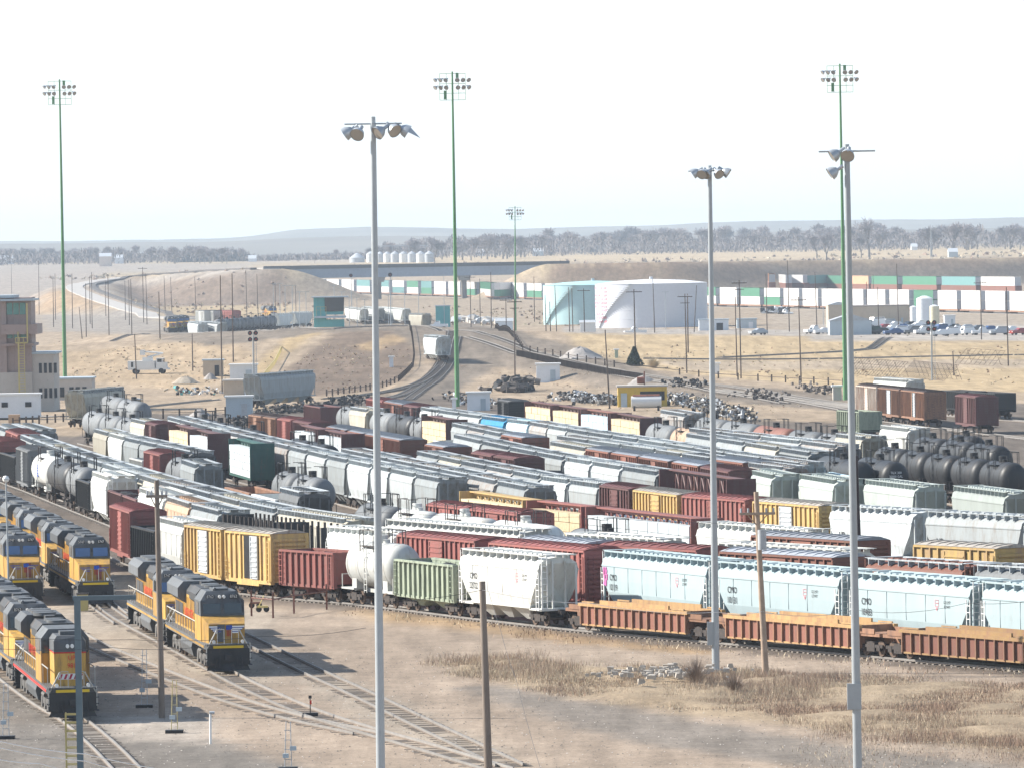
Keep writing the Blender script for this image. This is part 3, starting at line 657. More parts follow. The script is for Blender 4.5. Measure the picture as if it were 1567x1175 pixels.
FT=[('loco track running under the front right locomotives',[(140,905),(178,943),(264,987),(345,1033),(380,1052),(470,1092),(560,1120),(650,1145),(765,1180)]),
('track right of the front locomotives, crossing to the lower right',[(262,925),(330,957),(385,983),(470,1026),(560,1067),(660,1116),(780,1173)]),
('track curving in from the left between the two locomotive lines',[(95,960),(138,986),(200,1013),(270,1041),(340,1068),(400,1087),(470,1105),(560,1124)]),
('track under the lower left locomotive',[(-40,990),(15,1040),(70,1080),(112,1102),(160,1143),(195,1180)]),
('track under the left rear locomotives',[(-20,880),(38,922),(70,945)]),('track under the blue-windowed locomotive',[(0,800),(60,852),(147,925),(190,955)]),




('dark single track crossing the right-hand field',[(985,549),(1150,551),(1300,549),(1469,545),(1620,542)]),('upper track crossing the right-hand field to a buffer',[(1100,548),(1220,542),(1300,538),(1350,531),(1368,525)]),
('track crossing the sand at left behind the bucket truck',[(80,542),(160,530),(230,524),(300,518),(420,510)]),
('track beyond the trailer at left',[(-30,630),(90,640),(150,632),(230,622),(330,612)]),('short track beside the junk, right',[(1160,598),(1200,612),(1240,618),(1320,626)])]
for lab,l in FT: track(gt(l),lab,tz=.075 if l[0][1]<700 else .028,ties=TIE if l[0][1]<700 else TIE2,ballast=2.4 if 'dark single' in lab or 'upper track' in lab else 0)
# ---------------------------------------------------------------- locomotives
def loco_parts(kind,num):
    L=23.; h=L/2; P_=[]
    f=MB(); f.box(-h+.3,h-.3,-1.5,1.5,1.35,1.62); f.box(-h+.2,h-.2,-1.52,1.52,1.6,1.66)
    P_.append(part(f,'frame',LOCG))
    st=MB()
    for s in(-1,1): st.box(-h+.4,h-.9,s*1.53-.015,s*1.53+.015,1.42,1.54)
    P_.append(part(st,'side_sill_stripe',LRED if kind=='short' else LOCY))
    hf=h-(6.2 if kind!='short' else 8.0); hr=-h+1.3
    b=MB(); b.box(hr,hf,-.92,.92,1.66,3.75)
    k=hr+.5
    while k<hf: 
        for s in(-1,1): b.box(k-.02,k+.02,s*.94-.02,s*.94+.02,1.8,3.6)
        k+=.75
    P_.append(part(b,'hood',LOCY))
    for s in(-1,1):
        for gx0,gx1,z0,z1 in ((hr+.6,hr+2.6,2.3,3.1),(hr+2.9,hr+4.9,2.3,3.1),(hf-3.6,hf-2.4,2.9,3.6),(hf-1.8,hf-.6,2.9,3.6)): gg=MB(); gg.box(gx0,gx1,s*.955-.02,s*.955+.02,z0,z1); P_.append(part(gg,'air_grille',LOCD))
    me=txt('UNION PACIFIC',.72,'hood_lettering',LRED); me.transform(Matrix.Rotation(math.pi/2,4,'X')); P_.append(('hood_lettering',me,(hf-7.2,-.985,2.7),0,[],None))
    r=MB(); r.ext([(-.92,3.75),(-.92,3.95),(-.62,4.3),(.62,4.3),(.92,3.95),(.92,3.75)],(hr,hf-.02)); P_.append(part(r,'hood_roof',LOCD))
    q=MB()
    q.ext([(-.95,3.2),(-1.5,3.55),(-1.5,4.1),(-1.1,4.48),(1.1,4.48),(1.5,4.1),(1.5,3.55),(.95,3.2)],(hr+.2,hr+(6.5 if kind!='short' else 4.5))); P_.append(part(q,'radiator_section',LOCG))
    q=MB(); q.ext([(-.95,3.5),(-1.3,3.75),(-1.3,4.15),(-.95,4.5),(.95,4.5),(1.3,4.15),(1.3,3.75),(.95,3.5)],(hf-4.2,hf-.5)); P_.append(part(q,'dynamic_brake_housing',LOCD))
    for x,r_ in ((hr+1.2,.72),(hr+2.9,.72),(hr+4.6,.72),(hf-3.2,.6),(hf-1.6,.6)): q=MB(); q.tube((0,0,4.44),(0,0,4.62),r_,n=16); P_.append(part(q,'roof_fan',LOCG,(x,0,0)))
    q=MB(); q.box(hf-6.5,hf-5.4,-.3,.3,4.25,4.62); P_.append(part(q,'exhaust_stack',LOCD))
    if kind!='short':
        cf=h-2.9; cb_=hf
        c=MB(); c.box(cb_,cf,-1.46,1.46,1.66,3.1); P_.append(part(c,'cab_side',LOCY))
        c=MB(); c.ext([(-1.46,3.1),(-1.46,3.95),(-1.0,4.5),(1.0,4.5),(1.46,3.95),(1.46,3.1)],([cb_]*6,[cf,cf-.1,cf-.5,cf-.5,cf-.1,cf])); 
        c.box(cb_+.4,cf-.9,-.5,.5,4.5,4.62); c.tube((cf-1.2,-.4,4.62),(cf-.6,-.4,4.62),.08); P_.append(part(c,'cab_upper',LOCG))
        for s in(-1,1):
            w=MB(); w.add([(cf+.02,s*.12,3.22),(cf+.02,s*1.28,3.22),(cf-.06,s*1.28,3.80),(cf-.06,s*.12,3.80)],[(0,1,2,3)]); P_.append(part(w,'windscreen',GLASS if kind=='emd' else GLBLU))
            w=MB(); w.box(cf-2.3,cf-1.0,s*1.475-.01,s*1.475+.01,3.2,3.85); P_.append(part(w,'side_window',GLASS))
        n=MB(); n.add([(cf,-1.42,1.66),(cf,1.42,1.66),(cf,1.42,3.1),(cf,-1.42,3.1),(h-.9,-1.2,1.66),(h-.9,1.2,1.66),(h-.9,1.2,2.75),(h-.9,-1.2,2.75)],[(0,1,2,3),(4,5,6,7),(0,1,5,4),(1,2,6,5),(2,3,7,6),(3,0,4,7)])
        P_.append(part(n,'nose',LOCY))
        d=MB(); d.box(h-.91,h-.87,-.62,-.12,1.75,2.72) if kind=='emd' else d.box(h-.91,h-.87,.15,.55,1.75,2.72); P_.append(part(d,'nose_door',LOCG if kind=='emd' else mat('brown red door',(.2,.06,.04),.6)))
        # winged emblem: shield with stripes each side
        e=MB(); w2=MB()
        for s in(-1,1):
            for i in range(4): w2.box(h-.885,h-.87,min(s*.36+.0,s*(1.17-i*.13)),max(s*.36,s*(1.17-i*.13)),2.56-i*.11,2.64-i*.11)
        P_.append(part(w2,'emblem_wings',WHT)) if kind=='emd' else None
        w3=MB()
        for s in(-1,1):
            for i in range(3): w3.box(h-.88,h-.862,min(s*.36,s*(1.12-i*.13)),max(s*.36,s*(1.12-i*.13)),2.52-i*.11,2.56-i*.11)
        w3.box(h-.88,h-.86,-.04,.36,2.42,2.68); P_.append(part(w3,'emblem_blue',LBLU))
        for i in range(4): e.box(h-.88,h-.865,.0+i*.1,.05+i*.1,2.06,2.42)
        P_.append(part(e,'emblem_red_bars',LRED))
        for s in(-1,1):
            nb=MB(); nb.box(cf-.30,cf-.22,s*.78-.28,s*.78+.28,4.08,4.3); sub=[]
            me=txt(num,.24,'number',WHT); me.transform(Matrix.Rotation(math.pi/2,4,'X')); me.transform(Matrix.Rotation(math.pi/2,4,'Z')); sub.append(('number',me,(cf-.205,s*.78,4.19),0,[],None))
            P_.append(part(nb,'number_board',BLKM,sub=sub))
        hl=MB()
        for y in(-.14,.14): hl.tube((cf-.3,y,4.18),(cf-.16,y,4.18),.1,n=10)
        P_.append(part(hl,'headlight',WHT))
        dk=h-.9
    else:
        cf=h-4.4
        c=MB(); c.box(hf,cf,-1.46,1.46,1.66,3.3); P_.append(part(c,'cab_side',LOCY))
        c=MB(); c.ext([(-1.46,3.3),(-1.46,3.95),(-1.0,4.45),(1.0,4.45),(1.46,3.95),(1.46,3.3)],(hf,cf)); P_.append(part(c,'cab_upper',LOCG))
        for s in(-1,1):
            w=MB(); w.box(cf-.02,cf+.02,s*1.2-.2,s*1.2+.2,3.2,3.9); P_.append(part(w,'windscreen',GLASS))
            w=MB(); w.box(hf+.5,cf-.5,s*1.475-.01,s*1.475+.01,3.1,3.85); P_.append(part(w,'side_window',GLASS))
        n=MB(); n.box(cf,h-1.5,-.95,.95,1.66,3.35); P_.append(part(n,'short_hood',LOCY))
        n=MB(); n.ext([(-.96,3.42),(-.96,4.0),(-.75,4.25),(.75,4.25),(.96,4.0),(.96,3.42)],([cf]*6,[h-1.49,h-1.49,h-1.7,h-1.7,h-1.49,h-1.49])); n.box(h-3.2,h-2.2,-.5,.5,4.25,4.45); P_.append(part(n,'short_hood_top',LOCG))
        n=MB(); n.box(cf,h-1.48,-.97,.97,3.35,3.42); P_.append(part(n,'red_stripe',LRED))
        n=MB(); n.box(h-1.49,h-1.46,-.75,.75,2.0,2.3); 
        s_=[]; z_=MB()
        for i in range(5): y=-.7+i*.3; z_.add([(h-1.45,y,2.02),(h-1.45,y+.14,2.02),(h-1.45,y+.26,2.28),(h-1.45,y+.12,2.28)],[(0,1,2,3)])
        P_.append(part(n,'striped_panel',WHT,sub=[part(z_,'panel_stripes',mat('dark crimson',(.35,.01,.04),.6,.05))]))
        me=txt('UP\n981',.36,'hood_lettering',LRED); me.transform(Matrix.Rotation(math.pi/2,4,'X')); me.transform(Matrix.Rotation(math.pi/2,4,'Z')); P_.append(('hood_lettering',me,(h-1.47,.1,2.9),0,[],None))
        hl=MB()
        for y in(-.14,.14): hl.tube((h-1.5,y,3.72),(h-1.4,y,3.72),.11,n=10)
        P_.append(part(hl,'headlight',WHT))
        dk=h-1.4
    t=MB(); t.ext([(-1.35,1.3),(-1.45,1.0),(-1.3,.5),(-.9,.35),(.9,.35),(1.3,.5),(1.45,1.0),(1.35,1.3)],(-3.2,3.0)); P_.append(part(t,'fuel_tank',LOCG))
    for tx in(-6.9,6.9):
        tr=MB()
        for s in(-1,1):
            tr.box(-2.5,2.5,s*1.15-.08,s*1.15+.08,.62,.95)
            for w in(-1.8,0,1.8): tr.box(w-.3,w+.3,s*1.17-.12,s*1.17+.12,.3,.85); tr.tube((w+.55,s*1.2,.95),(w+.75,s*1.2,.5),.09,n=6)
            tr.tube((-.8,s*1.3,1.05),(.8,s*1.3,1.05),.12,n=6)
        sb=[]
        for w in(-1.8,0,1.8):
            m=MB(); m.tube((0,-.72,0),(0,.72,0),.1)
            for s in(-1,1): m.tube((0,s*.72,0),(0,s*.9,0),.52,n=16)
            sb.append(part(m,'wheelset',WHEEL,(w,0,.52)))
        P_.append(part(tr,'bogie',mat('grey truck frame',(.13,.125,.12),.8,.25,.3,scale=3),(tx,0,0),0,sb))
    for ex in(-1,1):
        p=MB(); X=ex*(h-.35)
        p.box(X-.12,X+.12,-1.45,1.45,.45,1.4); p.add([(X,-1.45,.15),(X,1.45,.15),(X,1.2,.6),(X,-1.2,.6),(X+ex*.5,0,.15),(X+ex*.2,0,.6)],[(0,4,5,3),(4,1,2,5)])
        p.box(min(X,X+ex*.5),max(X,X+ex*.5),-.2,.2,.75,1.05)
        for y in(-.9,-.6,.6,.9): p.tube((X+ex*.15,y,.95),(X+ex*.28,y*.98,.35),.05,n=5)
        for s in(-1,1):
            for z in(.45,.8,1.12): p.box(X-ex*.05-.25,X-ex*.05+.25,s*1.47-.1,s*1.47+.1,z,z+.04)
        P_.append(part(p,'pilot',mat('pilot black',(.035,.035,.037),.7,.2,.2)))
        y_=MB(); y_.box(X-.15,X+.22,-1.0,1.0,1.42,1.56); P_.append(part(y_,'anticlimber',mat('safety yellow',(.62,.42,.02),.5,.1)))
        for s in(-1,1): dl=MB(); dl.tube((X+ex*.1,s*.95,1.78),(X+ex*.22,s*.95,1.78),.11,n=10); P_.append(part(dl,'ditch_light',WHT))
    hr_=MB()
    for s in(-1,1):
        x=-h+.6
        while x<h-2.4: hr_.box(x-.02,x+.02,s*1.42-.02,s*1.42+.02,1.66,2.65); x+=1.55
        hr_.box(-h+.6,hf+.2,s*1.42-.022,s*1.42+.022,2.62,2.67)
        if kind=='short': hr_.box(cf,h-.6,s*1.42-.022,s*1.42+.022,2.62,2.67); hr_.box(h-.9,h-.86,s*1.42-.02,s*1.42+.02,1.66,2.65)
        for ex in(-1,1):
            hr_.tube((ex*(h-.25),s*1.4,1.4),(ex*(h-.25),s*.75,2.45),.045,n=6); hr_.box(ex*(h-.2)-.03,ex*(h-.2)+.03,s*1.44-.03,s*1.44+.03,.7,1.7)
            for y in(.25,.7): hr_.box(ex*(h-.3)-.02,ex*(h-.3)+.02,s*y-.02,s*y+.02,1.6,2.5)
        for ex in (-1,1): hr_.box(ex*(h-.3)-.02,ex*(h-.3)+.02,min(s*.25,s*.72),max(s*.25,s*.72),2.46,2.5)
    P_.append(part(hr_,'handrails',mat('worn handrail paint',(.40,.39,.36),.6,.15)))
    return P_
LP={'emd':loco_parts('emd','8762'),'ge':loco_parts('ge','5747'),'short':loco_parts('short','981')}
def loco(px,py,kind,label,ang,rev=False,Ls=25.5,back=0):
    X,Y=at(px,py,0); a=math.radians(ang); d=(math.sin(a),-math.cos(a))
    X-=d[0]*(back+Ls/2-.3); Y-=d[1]*(back+Ls/2-.3)
    r=empty('diesel_locomotive',(X,Y,ZTOP),math.atan2(d[1],d[0])+(math.pi if rev else 0),label,'locomotive','yellow locomotives at the servicing area'); r.scale=(Ls/23.,WS,1.)
    place(LP[kind],r); return r
loco(350,1034,'emd','yellow and grey locomotive with winged emblem and dark nose door, front right of the engines',8)
loco(350,1034,'ge','yellow locomotive with blue windscreen coupled right behind the winged-emblem engine',8,back=27.)
loco(112,1106,'short','yellow locomotive with high grey-topped short hood and red striped panel, lowest left',8)
loco(112,1106,'emd','yellow wide-cab locomotive coupled behind the red-striped engine at lower left',8,back=26.8)
loco(112,1106,'ge','yellow locomotive at the left frame edge, third in the lower left line',8,back=53.)
loco(39,926,'ge','yellow locomotive nose behind the pole at the left edge, middle line',8)
loco(147,930,'ge','yellow locomotive with blue windscreen and blue wing emblem, centre of the left group',8)
loco(147,930,'ge','yellow locomotive second in line behind the blue-windscreen engine',8,back=26.2)
loco(147,930,'ge','dusty locomotive third in line behind the blue-windscreen engine',8,back=52.4)
loco(147,930,'ge','dusty locomotive fourth in line, deepest of the left engines',8,back=78.6)
# ---------------------------------------------------------------- ground
def axis(segs):
    out=[]
    for a,b,s in segs: out+=list(np.arange(a,b,s))
    return np.array(out+[segs[-1][1]])
gx=axis([(-9000,-1500,1500),(-1500,-300,60),(-300,-90,6),(-90,-60,3),(-60,62,1),(62,100,3),(100,340,6),(340,1500,60),(1500,9000,1500)])
gy=axis([(-3000,0,600),(0,250,25),(250,440,1),(440,1500,3.5),(1500,3400,12),(3400,7000,90),(7000,16000,900)])
GX,GY=np.meshgrid(gx,gy); GZ=height(GX,GY)
# pixel position of every vertex, used only to look up which zone of the plan it lies in
dx,dy,dz=GX,GY,GZ-H0
cxx=dx*axx.x+dy*axx.y+dz*axx.z; cyy=dx*axy.x+dy*axy.y+dz*axy.z; cbb=-(dx*back.x+dy*back.y+dz*back.z)
ok=cbb>50; PX=np.where(ok,CX+F*cxx/np.where(ok,cbb,1),-9999); PY=np.where(ok,CY-F*cyy/np.where(ok,cbb,1),-9999)
rng=np.random.default_rng(3)
JX=PX+rng.normal(0,3.,PX.shape); JY=PY+rng.normal(0,1.2,PX.shape)
def inside(poly):
    m=np.zeros(JX.shape,bool); n=len(poly)
    for i in range(n):
        x0,y0=poly[i]; x1,y1=poly[(i+1)%n]
        if y0==y1: continue
        c=((y0>JY)!=(y1>JY))&(JX<(x1-x0)*(JY-y0)/(y1-y0)+x0); m^=c
    return m
C=np.zeros(GX.shape+(3,)); C[:]=(.32,.262,.20)
C[PY<=0]=(.36,.31,.24)
def zone(poly,col): C[inside(poly)]=col
zone([(-900,372),(2500,340),(2500,415),(-900,428)],(.35,.29,.20))
zone([(-900,404),(380,404),(380,418),(-900,424)],(.30,.27,.24))
zone([(-900,418),(160,418),(100,470),(-900,470)],(.30,.265,.235))
zone([(560,386),(1600,380),(1600,398),(560,405)],(.40,.325,.22))
zone([(380,384),(560,384),(560,402),(380,404)],(.33,.29,.24))
zone([(420,434),(1600,434),(1600,500),(420,500)],(.29,.24,.185))
zone([(60,480),(240,476),(300,512),(60,508)],(.27,.25,.23))
zone([(165,428),(440,412),(455,470),(240,480),(205,462)],(.19,.15,.12))
zone([(240,470),(455,466),(455,484),(250,490)],(.36,.29,.19))
zone([(60,448),(116,440),(160,470),(60,480)],(.33,.245,.165))
zone([(118,436),(400,410),(405,414),(150,438),(235,480),(215,484)],(.36,.335,.31))
zone([(850,403),(1700,393),(1700,436),(820,438)],(.20,.15,.11))
zone([(1180,415),(1700,410),(1700,436),(1180,436)],(.20,.17,.14))
zone([(80,540),(340,520),(400,545),(300,600),(100,580)],(.36,.285,.20))
zone([(860,505),(1700,505),(1700,604),(1250,590),(1050,572),(900,548)],(.39,.31,.20))
zone([(1180,468),(1700,470),(1700,500),(1180,505)],(.30,.26,.215))
zone([(1250,498),(1700,498),(1700,522),(1240,522)],(.34,.32,.30))
zone([(860,500),(1300,507),(1300,516),(860,510)],(.31,.29,.27))
zone([(1000,553),(1700,549),(1700,562),(1060,568)],(.34,.285,.22))
zone([(235,505),(480,496),(650,484),(790,505),(1040,580),(1300,606),(1300,630),(1150,618),(900,590),(760,560),(700,600),(600,612),(640,560),(640,530),(560,508),(480,512),(330,530),(235,520)],(.19,.165,.14))
zone([(395,604),(430,574),(480,530),(520,508),(600,506),(640,538),(622,582),(560,600),(480,607)],(.168,.132,.105))
zone([(545,530),(600,512),(625,520),(560,540)],(.32,.24,.15))
zone([(345,592),(440,518),(500,506),(470,520),(395,578)],(.36,.28,.17))
zone([(600,608),(630,585),(650,548),(630,520),(652,528),(668,560),(650,590),(625,608)],(.30,.25,.20))
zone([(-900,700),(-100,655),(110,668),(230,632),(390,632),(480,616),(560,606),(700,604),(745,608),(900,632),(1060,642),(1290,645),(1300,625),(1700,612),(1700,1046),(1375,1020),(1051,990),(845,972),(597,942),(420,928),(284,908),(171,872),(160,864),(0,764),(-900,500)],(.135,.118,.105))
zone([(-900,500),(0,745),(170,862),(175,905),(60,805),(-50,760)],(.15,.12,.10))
zone([(-900,780),(0,780),(175,880),(290,915),(420,935),(420,1060),(-900,1060)],(.33,.29,.245))
zone([(420,925),(597,942),(845,972),(1051,992),(1700,1046),(1700,1500),(-900,1500),(-900,1020),(140,1000),(420,1060)],(.315,.262,.215))
zone([(520,930),(740,952),(900,975),(1100,995),(1100,1004),(880,985),(560,945)],(.30,.22,.14))
zone([(-900,1020),(0,1030),(110,1075),(220,1130),(330,1130),(480,1180),(480,1500),(-900,1500)],(.19,.178,.165))
zone([(140,1090),(330,1100),(300,1140),(180,1130)],(.35,.32,.29))
zone([(750,1046),(860,1066),(1060,1100),(1290,1140),(1700,1190),(1700,1215),(1200,1170),(950,1132),(840,1100),(700,1052)],(.205,.186,.168))
zone([(670,1014),(740,1006),(900,1022),(1090,1026),(1250,1040),(1700,1052),(1700,1170),(1290,1118),(1070,1095),(900,1072),(760,1042)],(.30,.245,.18))
zone([(380,975),(520,1030),(780,1150),(780,1180),(730,1180),(480,1060)],(.31,.275,.235))
C*=np.array([.97,.92,.86])
for _ in range(1):
    C[1:-1,1:-1]=(C[1:-1,1:-1]*2+C[:-2,1:-1]+C[2:,1:-1]+C[1:-1,:-2]+C[1:-1,2:])/6
# small relief
bank=inside([(690,1018),(760,1012),(1090,1032),(1700,1060),(1700,1150),(1290,1110),(900,1066),(760,1036)])
GZ=GZ+np.where(bank,.15+.12*wob(GX,GY,5,.5)+rng.normal(0,.04,GX.shape),0)
ny,nx=GX.shape
me=bpy.data.meshes.new('ground'); me.vertices.add(nx*ny); me.vertices.foreach_set('co',np.stack([GX,GY,GZ],-1).reshape(-1).astype(np.float32))
idx=np.arange(nx*ny).reshape(ny,nx); q=np.stack([idx[:-1,:-1],idx[:-1,1:],idx[1:,1:],idx[1:,:-1]],-1).reshape(-1,4)
me.loops.add(q.size); me.loops.foreach_set('vertex_index',q.reshape(-1).astype(np.int32)); me.polygons.add(len(q)); me.polygons.foreach_set('loop_start',np.arange(0,q.size,4,dtype=np.int32)); me.polygons.foreach_set('loop_total',np.full(len(q),4,np.int32)); me.update(); me.validate()
ca=me.color_attributes.new('soil','FLOAT_COLOR','POINT'); ca.data.foreach_set('color',np.concatenate([C.reshape(-1,3),np.ones((nx*ny,1))],1).reshape(-1).astype(np.float32))
me.polygons.foreach_set('use_smooth',np.ones(len(q),bool))
gm=bpy.data.materials.new('ground soil'); gm.use_nodes=True; nt=gm.node_tree; N=nt.nodes; Lk=nt.links; bs=N['Principled BSDF']; bs.inputs['Roughness'].default_value=.95; bs.inputs['Specular IOR Level'].default_value=.1
at_=N.new('ShaderNodeAttribute'); at_.attribute_name='soil'; tc=N.new('ShaderNodeTexCoord')
def noise(scale,detail=6,rough=.6,mscale=(1,1,1),rot=0):
    mp=N.new('ShaderNodeMapping'); mp.inputs['Scale'].default_value=mscale; mp.inputs['Rotation'].default_value=(0,0,rot); Lk.new(tc.outputs['Object'],mp.inputs[0])
    n_=N.new('ShaderNodeTexNoise'); n_.inputs['Scale'].default_value=scale; n_.inputs['Detail'].default_value=detail; n_.inputs['Roughness'].default_value=rough; Lk.new(mp.outputs[0],n_.inputs['Vector']); return n_.outputs[0]
def mrange(o,a,b,c,d):
    m=N.new('ShaderNodeMapRange'); m.inputs['From Min'].default_value=a; m.inputs['From Max'].default_value=b; m.inputs['To Min'].default_value=c; m.inputs['To Max'].default_value=d; Lk.new(o,m.inputs['Value']); return m.outputs[0]
def mul(a,b):
    m=N.new('ShaderNodeMath'); m.operation='MULTIPLY'; Lk.new(a,m.inputs[0]); Lk.new(b,m.inputs[1]); return m.outputs[0]
v=mul(mul(mrange(noise(.045,8,.7),.3,.7,.78,1.2),mrange(noise(.6,8,.75),.3,.7,.82,1.18)),mul(mrange(noise(4,7,.85),.3,.7,.62,1.38),mrange(noise(.55,5,.6,(1,.09,1),.35),.35,.65,.80,1.15)))
hs=N.new('ShaderNodeHueSaturation'); Lk.new(at_.outputs['Color'],hs.inputs['Color']); Lk.new(v,hs.inputs['Value'])
dk=N.new('ShaderNodeMixRGB'); dk.inputs[2].default_value=(.12,.10,.085,1); Lk.new(mrange(noise(.4,10,.85),.58,.72,0,.6),dk.inputs[0]); Lk.new(hs.outputs[0],dk.inputs[1])
Lk.new(dk.outputs[0],bs.inputs['Base Color'])
bp=N.new('ShaderNodeBump'); bp.inputs['Strength'].default_value=.5; bp.inputs['Distance'].default_value=.12; Lk.new(noise(3,8,.8),bp.inputs['Height']); Lk.new(bp.outputs[0],bs.inputs['Normal'])
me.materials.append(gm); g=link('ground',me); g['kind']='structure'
LOOP=[(408,412,14.1),(340,415,13),(250,421,11.5),(180,427,10.),(130,434,8.6),(117,441,8),(140,452,6),(180,466,3.6),(226,480,1.2),(300,489,0)]
def ribbon(name,l,w,dz,m,off=0):
    L_=resample(smooth([(*at(x,y,z),z) for x,y,z in l],2),6.); L_=offset(L_,off) if off else L_; L_=[(x,y,hgt(x,y)+dz) for x,y,z in L_]; b=MB(); strip(b,L_,w,-.6,.05); o=b.build(name,m); o['kind']='structure'
ribbon('loop_gravel_road',LOOP,7,.25,mat('pale road gravel',(.37,.345,.32),.9,.1,scale=.3,obj=0),-2)
ribbon('loop_rail_bed',LOOP,2.6,.6,mat('dark rail bed',(.10,.09,.085),.9,.1,scale=.3,obj=0),5.5)
# ---------------------------------------------------------------- far bluffs
def zat(px,py,D):
    d=ray(px,py); t=D/d[1]; return (d[0]*t,D,H0+d[2]*t)
def hills(name,prof,D,depth,col,zb=10):
    b=MB(); xs=np.linspace(prof[0][0],prof[-1][0],160); rr=random.Random(int(D)); pts=[]
    for i,x in enumerate(xs):
        y=row_y(prof,x)+.6*math.sin(i*.5)+.5*math.sin(i*.23+1)+rr.uniform(-.25,.25); pts.append(zat(x,y,D))
    rows=[(-.5,0),(-.36,.25),(-.18,.72),(0,1),(.25,.9),(.5,.3)]; v=[];f=[]
    for (X,Y,Z) in pts:
        for o,k in rows: v.append((X*(1+o*depth/D),Y+o*depth,zb+(Z-zb)*k))
    for i in range(len(pts)-1):
        for j in range(5): f.append((i*6+j,(i+1)*6+j,(i+1)*6+j+1,i*6+j+1))
    b.add(v,f,0,True); o=b.build(name,mat(name+' scrub',col,.95,.25,scale=.004,obj=0)); o['kind']='structure'
hills('bluffs',[(-600,372),(0,370),(250,368),(380,362),(450,352),(560,347),(700,351),(800,350),(1000,345),(1200,338),(1469,335),(1700,333),(2200,330)],11000,2600,(.17,.16,.13))
hills('low_hills',[(-600,375),(0,374),(300,371),(420,366),(560,361),(760,364),(1000,360),(1300,352),(1700,348),(2200,346)],8200,1500,(.15,.135,.11),8)
# ---------------------------------------------------------------- world, sun, haze
w=bpy.data.worlds.new('World'); sc.world=w; w.use_nodes=True; nt=w.node_tree; bg=nt.nodes['Background']
sky=nt.nodes.new('ShaderNodeTexSky'); sky.sky_type='NISHITA'; sky.sun_disc=False; sky.sun_elevation=math.radians(33); SAZ=math.radians(285); sky.sun_rotation=SAZ; sky.air_density=1.; sky.dust_density=.6; sky.ozone_density=1.
tcw=nt.nodes.new('ShaderNodeTexCoord'); mpw=nt.nodes.new('ShaderNodeMapping'); mpw.inputs['Scale'].default_value=(1,1,6); nt.links.new(tcw.outputs['Generated'],mpw.inputs[0])
cn_=nt.nodes.new('ShaderNodeTexNoise'); cn_.inputs['Scale'].default_value=5; cn_.inputs['Detail'].default_value=7; nt.links.new(mpw.outputs[0],cn_.inputs['Vector'])
cm=nt.nodes.new('ShaderNodeMapRange'); cm.inputs['From Min'].default_value=.3; cm.inputs['From Max'].default_value=.7; cm.inputs['To Min'].default_value=.6; cm.inputs['To Max'].default_value=.95; nt.links.new(cn_.outputs[0],cm.inputs['Value'])
sx=nt.nodes.new('ShaderNodeSeparateXYZ'); nt.links.new(tcw.outputs['Generated'],sx.inputs[0])
el_=nt.nodes.new('ShaderNodeMapRange'); el_.interpolation_type='SMOOTHSTEP'; el_.inputs['From Min'].default_value=.07; el_.inputs['From Max'].default_value=.30; el_.inputs['To Min'].default_value=1.; el_.inputs['To Max'].default_value=.12; nt.links.new(sx.outputs[2],el_.inputs['Value'])
mm_=nt.nodes.new('ShaderNodeMath'); mm_.operation='MULTIPLY'; nt.links.new(cm.outputs[0],mm_.inputs[0]); nt.links.new(el_.outputs[0],mm_.inputs[1])
mw=nt.nodes.new('ShaderNodeMixRGB'); mw.inputs[2].default_value=(5.25,5.75,5.95,1); nt.links.new(mm_.outputs[0],mw.inputs[0]); nt.links.new(sky.outputs[0],mw.inputs[1])
nt.links.new(mw.outputs[0],bg.inputs[0]); bg.inputs[1].default_value=SKYS
sl=bpy.data.lights.new('sun','SUN'); sl.energy=SUNE; sl.angle=math.radians(.55); sl.color=(1,.945,.85)
so=bpy.data.objects.new('sun',sl); COL.objects.link(so)
el=math.radians(33); sd=Vector((math.sin(SAZ)*math.cos(el),math.cos(SAZ)*math.cos(el),math.sin(el)))
so.rotation_euler=sd.to_track_quat('Z','Y').to_euler(); so.location=(-200,300,150)
sc.view_settings.view_transform='Standard'; sc.view_settings.look='None'; sc.view_settings.gamma=1; sc.view_settings.exposure=EXPO
hz=MB(); hz.box(-9600,9600,-3600,16600,-2.,85.); hm=bpy.data.materials.new('haze air'); hm.use_nodes=True; nt=hm.node_tree; nt.nodes.remove(nt.nodes['Principled BSDF'])
pv=nt.nodes.new('ShaderNodeVolumePrincipled'); pv.inputs['Color'].default_value=(.74,.86,1,1); pv.inputs['Density'].default_value=HAZE; pv.inputs['Anisotropy'].default_value=.2
nt.links.new(pv.outputs[0],nt.nodes['Material Output'].inputs['Volume'])
if HAZE>0: ho=hz.build('haze',hm); ho['kind']='stuff'
sc.cycles.volume_bounces=0; sc.cycles.max_bounces=6
# ---------------------------------------------------------------- poles, masts, wires
def polepts(bx,by,tx,ty,flat=False):
    if flat: x,y=at(bx,by,0); z=0.
    else: x,y,z=atg(bx,by)
    return Vector((x,y,z)),Vector(zat(tx,ty,y))
REFL=mat('floodlight aluminium',(.40,.43,.46),.4,.08,metal=.3,scale=2); LENS=mat('floodlight lens',(.36,.33,.29),.3,.15)
def floodlight(parent,loc,yaw,pitch,r=.34,visor=False):
    b=MB(); b.lathe([(.06,.0),(r*.45,.05),(r*.85,.22),(r,.42)],(0,0,0),18,'x',0); b.tube((-.25,0,0),(.02,0,0),.09,n=8)
    if visor: b.add([(.42,-r,0),(.42,r,0),(.42,-r*.7,r*.75),(.42,r*.7,r*.75),(1.0,-r,.05),(1.0,r,.05)],[(2,3,5,4),(0,2,4),(1,5,3)])
    o=b.build('floodlight',REFL,parent,loc); o.rotation_euler=(0,pitch,yaw)
    l=MB(); l.lathe([(0,.40),(r*.96,.40)],(0,0,0),18,'x'); l.build('lens',LENS,o); return o
